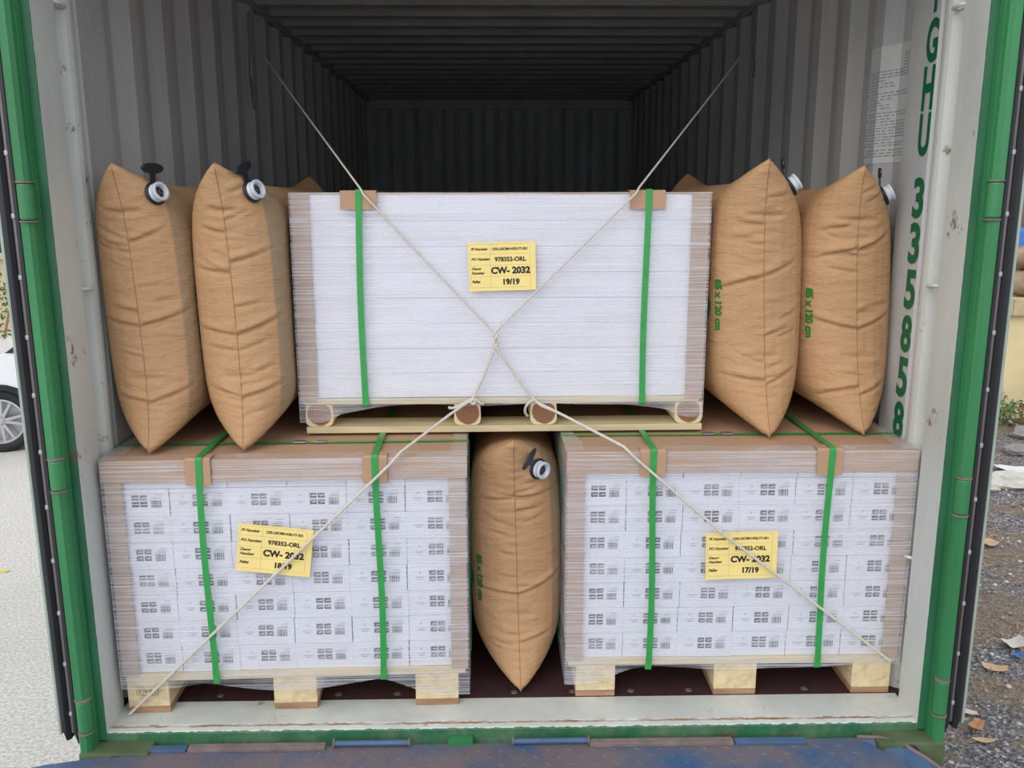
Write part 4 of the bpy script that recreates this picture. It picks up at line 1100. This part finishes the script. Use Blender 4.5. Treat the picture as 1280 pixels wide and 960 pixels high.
for x0, x1 in ((-1.08, -.93), (.625, .83)):
    mb = MB(); mb.box((x0, -.048, -.036), (x1, -.022, -.027), 0, .002); mb.build('edge_bar', MT['blue'], ramp_)
for x in (-1.2, 1.05):
    mb = MB(); mb.box((x - .05, -2.85, -.18), (x + .05, -.3, -.047), 0, .005); mb.build('side_beam', MT['blue'], ramp_)
for x in (-1.2, 1.05):
    for y in (-.6, -2.6):
        mb = MB(); mb.box((x - .045, y - .045, G), (x + .045, y + .045, -.18), 0, .004); mb.box((x - .1, y - .1, G), (x + .1, y + .1, G + .02)); mb.build('leg', MT['blue'], ramp_)

# little things on the container floor in front of the pallets
def blob(mb, c, rx, ry, rz, seed, n=10, m=6, rough=.25, mi=0):
    vs = []
    for j in range(m + 1):
        th = math.pi * j / m
        for i in range(n):
            ph = 2 * math.pi * i / n; d = Vector((math.sin(th) * math.cos(ph), math.sin(th) * math.sin(ph), math.cos(th)))
            k = 1 + rough * noise.noise(d * 1.7 + Vector((seed, seed * .7, 0))) + rough * .5 * noise.noise(d * 4 + Vector((0, seed, seed)))
            vs.append((c[0] + d.x * rx * k, c[1] + d.y * ry * k, c[2] + d.z * rz * k))
    fs = [(j * n + i, j * n + (i + 1) % n, (j + 1) * n + (i + 1) % n, (j + 1) * n + i) for j in range(m) for i in range(n)]
    return mb.add(vs, fs, mi)

# ------------------------------------------------------------------ parked car, left
def car():
    a = R(197); ca, sa = math.cos(a), math.sin(a); O = (-5.47, 7.10, G)
    T = lambda x, y, z: (O[0] + x * ca - y * sa, O[1] + x * sa + y * ca, O[2] + z)   # x forward, near side is y = +
    root = thing('parked_car', 'white sport utility car parked on the pale asphalt at the left', 'car', O)
    prof = [(.86, .35), (.90, .62), (.80, .86), (.55, .98), (.02, 1.06), (-.18, 1.10), (-.85, 1.60), (-1.2, 1.66), (-2.6, 1.62), (-3.15, 1.35), (-3.3, 1.05), (-3.42, .9), (-3.40, .4),
            (-3.2, .28), (-3.02, .28), (-2.98, .50), (-2.86, .66), (-2.65, .72), (-2.44, .66), (-2.32, .50), (-2.28, .28), (-.38, .28), (-.34, .5), (-.22, .66), (0, .73), (.22, .66), (.34, .5), (.38, .32)]
    def yw(z, side): return side * (0.0 if side > 0 else 1.84) if False else None
    mb = MB(); n = len(prof); vs = []
    for yy, inset in ((-1.80, .06), (-1.74, 0), (-.06, 0), (0, .06)):
        for x, z in prof:
            tum = .16 * max(0, z - .95) ; yv = yy + (tum if yy < -.9 else -tum)
            cx, cz = -1.2, .8; k = 1 - (inset * .25)
            vs.append(T(cx + (x - cx) * k, yv, cz + (z - cz) * k if z > .5 else z))
    fs = [(l * n + i, l * n + (i + 1) % n, (l + 1) * n + (i + 1) % n, (l + 1) * n + i) for l in range(3) for i in range(n)]
    fs += [tuple(range(n))[::-1], tuple(range(3 * n, 4 * n))]
    mb.add(vs, fs); mb.build('body', MT['carwhite'], root)
    def side_panel(name, poly, off, mat, par=root):
        mb = MB(); mb.add([T(x, off - .16 * max(0, z - .95), z) for x, z in poly], [tuple(range(len(poly)))]); m2 = [T(x, off - .02 - .16 * max(0, z - .95), z) for x, z in poly]
        k = len(poly); mb.add(m2, [tuple(range(k))]); mb.add([T(x, off - .16 * max(0, z - .95), z) for x, z in poly] + m2, [(i, (i + 1) % k, k + (i + 1) % k, k + i) for i in range(k)])
        return mb.build(name, mat, par)
    side_panel('side_window', [(-.30, 1.12), (-.88, 1.53), (-1.25, 1.56), (-1.25, 1.10)], .006, MT['glass'])
    side_panel('side_window', [(-1.33, 1.10), (-1.33, 1.56), (-2.2, 1.54), (-2.35, 1.12)], .006, MT['glass'])
    side_panel('window_pillar', [(-.12, 1.10), (-.80, 1.59), (-.88, 1.57), (-.28, 1.10)], .010, MT['blackgloss'])
    side_panel('sill_trim', [(-.40, .26), (-.40, .40), (-2.26, .40), (-2.26, .26)], .014, MT['blackgloss'])
    mb = MB(); mb.add([T(-.14, -.12, 1.115), T(-.14, -1.68, 1.115), T(-.80, -1.60, 1.61), T(-.80, -.20, 1.61)], [(0, 1, 2, 3)]); mb.add([T(-.12, -.12, 1.10), T(-.12, -1.68, 1.10), T(-.80, -1.60, 1.60), T(-.80, -.20, 1.60)], [(0, 1, 2, 3)]); mb.build('windscreen', MT['glass'], root)
    mb = MB(); blob(mb, T(-.42, .14, 1.10), .09, .11, .075, 3, 12, 8, .02); mb.tube([T(-.40, .0, 1.06), T(-.42, .10, 1.07)], .025, 8); mb.build('wing_mirror', MT['blackgloss'], root, smooth=True)
    for wx in (0, -2.65):
        for wy in (-.02, -1.78):
            s = 1 if wy > -1 else -1; ax = Vector(T(0, 1, 0)) - Vector(T(0, 0, 0)); ax *= s; c = T(wx, wy, .35)
            mb = MB(); 
            arch = [(wx + .42 * math.cos(R(t)), .35 + .42 * math.sin(R(t))) for t in range(0, 181, 15)] + [(wx + .35 * math.cos(R(t)), .35 + .355 * math.sin(R(t))) for t in range(180, -1, -15)]
            if s > 0: side_panel('wheel_arch_trim', arch, .012, MT['blackgloss'])
            mb.lathe([(.0, -.2), (.24, -.2), (.335, -.2), (.35, -.17), (.35, -.02), (.335, .01), (.255, .012), (.25, -.01)], c, ax, 36); w = mb.build('tyre', MT['tyre'], root, smooth=True)
            mb = MB(); mb.lathe([(.25, -.15), (.25, .008), (.232, .010), (.225, -.02), (.225, -.12), (0, -.12)], c, ax, 36)
            u = Vector((0, 0, 1)); v = ax.cross(u).normalized()
            for k in range(10):
                t = 2 * math.pi * k / 10 + (.16 if k % 2 else -.16) * .6; d = u * math.cos(t) + v * math.sin(t); p = d.cross(ax.normalized())
                cc = Vector(c) - ax.normalized() * .012
                b0 = cc + d * .03; b1 = cc + d * .23
                mb.extrude([(b0 - p * .018)[:], (b0 + p * .018)[:], (b1 + p * .011)[:], (b1 - p * .011)[:]], (-ax.normalized() * .03)[:])
            mb.lathe([(0, .0), (.03, -.002), (.045, -.02), (.045, -.05)], c, ax, 20)
            mb.build('alloy_rim', MT['alloy'], w)
car()

# ------------------------------------------------------------------ background, left: bushes, low wall, yellow house
def bush(name, label, c, r, h, nl, mat, seed, group=None, cat='bush', leaf=.09):
    root = thing(name, label, cat, c, group); rs = random.Random(seed); mb = MB()
    for k in range(7):
        a = rs.uniform(0, 6.28); d = rs.uniform(.1, .6) * r
        mb.tube([(c[0], c[1], c[2]), (c[0] + math.cos(a) * d * .5, c[1] + math.sin(a) * d * .5, c[2] + h * .5), (c[0] + math.cos(a) * d, c[1] + math.sin(a) * d, c[2] + h * .9)], .012 * h + .002, 5)
    mb.build('stem', MT['knotty'], root)
    mb = MB()
    for k in range(nl):
        d = Vector((rs.gauss(0, 1), rs.gauss(0, 1), rs.gauss(0, 1))).normalized() * rs.uniform(.5, 1) ** .5
        p = Vector((c[0] + d.x * r, c[1] + d.y * r, c[2] + h * .55 + d.z * h * .5)); q = Vector((rs.gauss(0, 1), rs.gauss(0, 1), rs.gauss(0, .6))).normalized(); w = q.orthogonal().normalized(); L_ = leaf * rs.uniform(.6, 1.2)
        mb.add([p[:], (p + q * L_ * .5 + w * L_ * .25)[:], (p + q * L_)[:], (p + q * L_ * .5 - w * L_ * .25)[:]], [(0, 1, 2, 3)])
    mb.build('foliage', mat, root, recalc=False); return root
bush('shrub', 'green shrub beyond the parked white car', (-8.3, 12.2, G), .7, 1.5, 900, MT['leaf'], 1, 'shrubs behind the car')
bush('shrub', 'darker shrub at the far left behind the car', (-9.7, 12.8, G), .8, 1.5, 700, MT['leafdark'], 2, 'shrubs behind the car')
mb = MB(); mb.box((-16, 16.6, G), (-9.2, 16.9, .35), 0, .01); mb.box((-16.05, 16.5, .35), (-9.1, 17.0, .45)); tag(mb.build('low_wall', MT['tan']), 'low tan masonry wall in front of the yellow house', 'wall')
root = thing('yellow_house', 'distant yellow house with a pale pink upper band at far left', 'house', (-13.5, 21, G))
mb = MB(); mb.box((-17, 19, G), (-10.6, 24, 1.25)); mb.build('lower_storey', MT['bldg'], root)
mb = MB(); mb.box((-17, 19.1, 1.25), (-10.7, 24, 1.85)); mb.build('upper_band', mottled('pale_pink_render', rgb(232, 205, 198), .05, 2, .9, 0), root)
mb = MB(); mb.box((-17.2, 18.8, 1.85), (-10.5, 24.2, 1.98)); mb.build('roof_slab', MT['coping'], root)
for x in (-12.1, -14.2): mb = MB(); mb.box((x, 18.97, .25), (x + .7, 19.01, .95)); mb.build('window', MT['bldgdark'], root)

# ------------------------------------------------------------------ background, right: yellow wall with things behind, weeds, debris
mb = MB(); mb.box((5.55, 8.05, G - .1), (13, 8.3, .15)); yw = mb.build('boundary_wall', MT['yellowwall']); tag(yw, 'stained yellow plaster boundary wall at the far right', 'wall')
mb = MB()
for k in range(12): mb.box((5.5 + k * .62, 7.97, .15), (5.5 + k * .62 + .615, 8.38, .36), 0, .02)
o = mb.build('wall_coping', MT['coping'], yw)
mb = MB(); rs = random.Random(4)
for k, (x, z) in enumerate(((6.38, .50), (6.36, .72))): pass
def sack(label, c, rx, ry, rz, sd):
    mb = MB(); blob(mb, c, rx, ry, rz, sd, 20, 14, .22); tag(mb.build('filled_sack', MT['brown'], smooth=True), label, 'sack', 'sacks on the boundary wall')
sack('brown sack lying lowest on the yellow boundary wall', (6.42, 8.2, .52), .26, .18, .17, 2)
sack('brown sack piled upon another on the boundary wall', (6.38, 8.2, .82), .22, .17, .15, 5)
sack('brown sack on the wall farther right along the coping', (7.1, 8.2, .55), .3, .18, .2, 8)
mb = MB(); mb.box((5.4, 9.6, G), (12, 9.9, 2.6), 0, .02); tag(mb.build('brown_shed', mottled('weathered_brown_boards', rgb(128, 108, 92), .25, 3, .9, .3, (6, 1, .5))), 'weathered brown shed standing behind the yellow boundary wall', 'shed')
mb = MB(); mb.grid(lambda u, v: (5.9 + 1.8 * u, 8.75 + .35 * v + .08 * noise.noise(Vector((u * 5, v * 4, 1))), 1.18 - .34 * v + .07 * noise.noise(Vector((u * 6, v * 3, 5)))), 30, 10)
mb.grid(lambda u, v: (5.9 + 1.8 * u, 8.75 - .04 + .03 * noise.noise(Vector((u * 8, v * 4, 2))), 1.18 - .40 * v + .05 * noise.noise(Vector((u * 6, 0, 5)))), 30, 6)
tag(mb.build('tarpaulin', MT['bluetarp'], smooth=True, recalc=False, solid=.006), 'crumpled blue tarpaulin behind the yellow boundary wall', 'tarpaulin')
root = thing('timber_stand', 'low timber stand carrying the blue tarpaulin behind the wall', 'stand', (6.8, 8.9, G))
for x in (5.95, 7.6):
    mb = MB(); mb.box((x - .03, 8.88, G), (x + .03, 8.94, 1.05)); mb.build('post', MT['knotty'], root)
mb = MB(); mb.box((5.9, 8.87, 1.0), (7.7, 8.95, 1.06)); mb.build('rail', MT['knotty'], root)
# white cable hanging down the wall onto the ground
mb = MB(); mb.tube(smoothpath([(5.95, 7.94, .37), (6.0, 7.95, -.2), (6.1, 7.97, -.75), (6.12, 7.95, -1.0), (6.15, 7.75, -1.12), (6.35, 7.4, -1.12), (6.9, 7.1, -1.13)], 8), .014, 6)
tag(mb.build('white_cable', MT['rope'], smooth=True), 'white cable hanging down the yellow wall onto the dirt', 'cable')
for i, (x, y, r, h) in enumerate(((5.75, 7.72, .30, .42), (6.2, 7.68, .28, .34), (6.75, 7.6, .33, .45))):
    bush('weed_clump', ('green weed clump at the foot of the yellow wall, %s' % ('nearest the container', 'behind the white cable', 'farthest right')[i]), (x, y, gz(x, y) - .02), r, h, 420, MT['leafdark'] if i else MT['leaf'], 20 + i, 'weed clumps by the wall', 'weed', .05)
for i, (x, y, r) in enumerate(((6.0, 7.25, .20), (6.45, 7.3, .26), (5.55, 6.7, .15), (5.1, 5.72, .15), (4.86, 5.66, .20), (5.35, 5.75, .22), (4.62, 5.60, .16))):
    mb = MB(); blob(mb, (x, y, gz(x, y) + r * .25), r, r * .75, r * .42, 30 + i, 14, 9, .35)
    tag(mb.build('rubble_stone', MT['palestone'] if i > 2 else MT['stone'], smooth=False), ('%s lump of rubble, %s' % ('pale' if i > 2 else 'grey', ('left of the white cable end', 'under the white cable', 'behind the white scrap sheet', 'between the other pale lumps', 'in front of the red scrap', 'at the right end of the pale lumps', 'nearest the open container door')[i])), 'rubble', 'rubble lumps on the dirt')
def flat_scrap(name, label, cat, c, w, l, rot, mat, group=None, sharp=1.0, seed=0, th=.0015, lift=.02, leaf=False):
    rs = random.Random(seed); n = 16; vs = []
    edge = []
    for k in range(n):
        t = 2 * math.pi * k / n; ex, ey = math.cos(t), math.sin(t)
        if leaf: rr = 1; ex = abs(ex) ** 1.3 * (1 if ex > 0 else -1); ey *= .9 * (1 - .3 * abs(ex))
        else: ex = abs(ex) ** .5 * (1 if ex > 0 else -1); ey = abs(ey) ** .5 * (1 if ey > 0 else -1); rr = rs.uniform(.8, 1.05)
        edge.append((ex * rr, ey * rr))
    def P(a, b):
        x, y = a * l / 2, b * w / 2; z = lift * (a * a * .8 + .25 * noise.noise(Vector((a * 2 + seed, b * 2, 0))) + .3 * b * b)
        X = c[0] + x * math.cos(rot) - y * math.sin(rot); Y = c[1] + x * math.sin(rot) + y * math.cos(rot)
        return (X, Y, gz(X, Y) + .012 + abs(z))
    if c[0] < 0:
        P0 = P; P = lambda a, b: (lambda q: (q[0], q[1], G + .004 + .01 * a * a))(P0(a, b))
    mb = MB(); vs = [P(0, 0)]
    for s in (.5, 1.0): vs += [P(e[0] * s, e[1] * s) for e in edge]
    fs = [(0, 1 + k, 1 + (k + 1) % n) for k in range(n)] + [(1 + k, n + 1 + k, n + 1 + (k + 1) % n, 1 + (k + 1) % n) for k in range(n)]
    m = len(vs); vs += [(x, y, z - th) for x, y, z in vs]; fs += [tuple(i + m for i in f)[::-1] for f in fs] + [(n + 1 + k, n + 1 + (k + 1) % n, m + n + 1 + (k + 1) % n, m + n + 1 + k) for k in range(n)]
    mb.add(vs, fs); return tag(mb.build(name, mat, smooth=False), label, cat, group)
LG = 'dry leaves on the gravel'
flat_scrap('dry_leaf', 'large tan leaf on the gravel, halfway along the visible strip', 'leaf', (2.86, 2.35), .08, .15, -.4, MT['dryleaf'], LG, seed=1)
flat_scrap('dry_leaf', 'curled orange leaf near the bottom right corner of the photo', 'leaf', (2.43, 1.77), .07, .11, .8, mottled('orange_dry_leaf', rgb(202, 148, 100), .15, 9, .8, 0), LG, seed=2, lift=.035)
flat_scrap('dry_leaf', 'narrow pale leaf just below the curled orange leaf', 'leaf', (2.41, 1.66), .05, .12, -.15, MT['dryleaf'], LG, seed=3, leaf=True)
flat_scrap('dry_leaf', 'pale scrap-like leaf just beside the bottom of the door gasket', 'leaf', (2.46, 1.93), .06, .14, -.7, mottled('bleached_leaf', rgb(222, 206, 186), .1, 9, .8, 0), LG, seed=4)
flat_scrap('dry_leaf', 'brown leaf farthest up the gravel beyond the large tan leaf', 'leaf', (3.85, 4.2), .12, .17, .4, MT['dryleaf'], LG, seed=5, lift=.04)
flat_scrap('dry_leaf', 'small yellow leaf lying alone on the pale asphalt', 'leaf', (-3.72, 3.89), .05, .09, .2, mottled('bright_yellow_leaf', rgb(238, 210, 70), .05, 9, .7, 0), seed=6, leaf=True)
flat_scrap('scrap_sheet', 'white scrap sheet lying on the dirt before the yellow wall', 'litter', (5.25, 6.15), .24, .50, -.25, mottled('white_scrap', rgb(232, 228, 222), .04, 4, .6, 0), 'litter on the dirt', seed=7, lift=.07)
flat_scrap('red_scrap', 'red plastic scrap among the pale rubble lumps', 'litter', (4.98, 5.98), .10, .2, -.3, MT['redplastic'], 'litter on the dirt', seed=8, lift=.05)
flat_scrap('blue_scrap', 'blue plastic scrap just left of the red scrap', 'litter', (4.82, 6.0), .09, .14, .5, MT['bluetarp'], 'litter on the dirt', seed=9, lift=.05)
flat_scrap('blue_scrap', 'small blue scrap lying near the large tan leaf', 'litter', (3.06, 2.47), .05, .07, .3, MT['bluetarp'], 'litter on the dirt', seed=10, lift=.03)
flat_scrap('paper_scrap', 'pale crumpled scrap right behind the small blue scrap', 'litter', (3.12, 2.6), .12, .16, .1, MT['palestone'], 'litter on the dirt', seed=11, lift=.05)
mb = MB(); rs = random.Random(12)
for k in range(1500):
    y = rs.uniform(1.2, 7.4); xe = 2.2 + (y - 1.4) * .42; x = rs.uniform(xe - .5, xe + 2.2)
    s = rs.uniform(.006, .02) * (1.9 if rs.random() < .06 else 1)
    blob(mb, (x, y, gz(x, y) + s * .25), s, s * rs.uniform(.6, 1), s * .6, k, 6, 4, .4, rs.choice((0, 0, 0, 1, 0, 2)))
tag(mb.build('loose_stones', [MT['stone'], MT['palestone'], MT['gravel']]), 'loose stones strewn over the dark gravel on the right', 'gravel', kind='stuff')
mb = MB()
for k in range(420):
    y = rs.choice((rs.uniform(3.6, 5.2), rs.uniform(2.2, 2.9), rs.uniform(5.8, 7.4))); xe = 2.2 + (y - 1.4) * .42; x = rs.uniform(xe - .2, xe + 1.6); a = rs.uniform(0, 6.28); l = rs.uniform(.03, .12)
    z = gz(x, y) + .008; mb.tube([(x, y, z), (x + math.cos(a) * l * .5, y + math.sin(a) * l * .5, z + .012), (x + math.cos(a) * l, y + math.sin(a) * l, z)], .002, 4)
tag(mb.build('straw_litter', MT['dryleaf']), 'dry straw and twigs scattered over the gravel and soil', 'straw', kind='stuff')
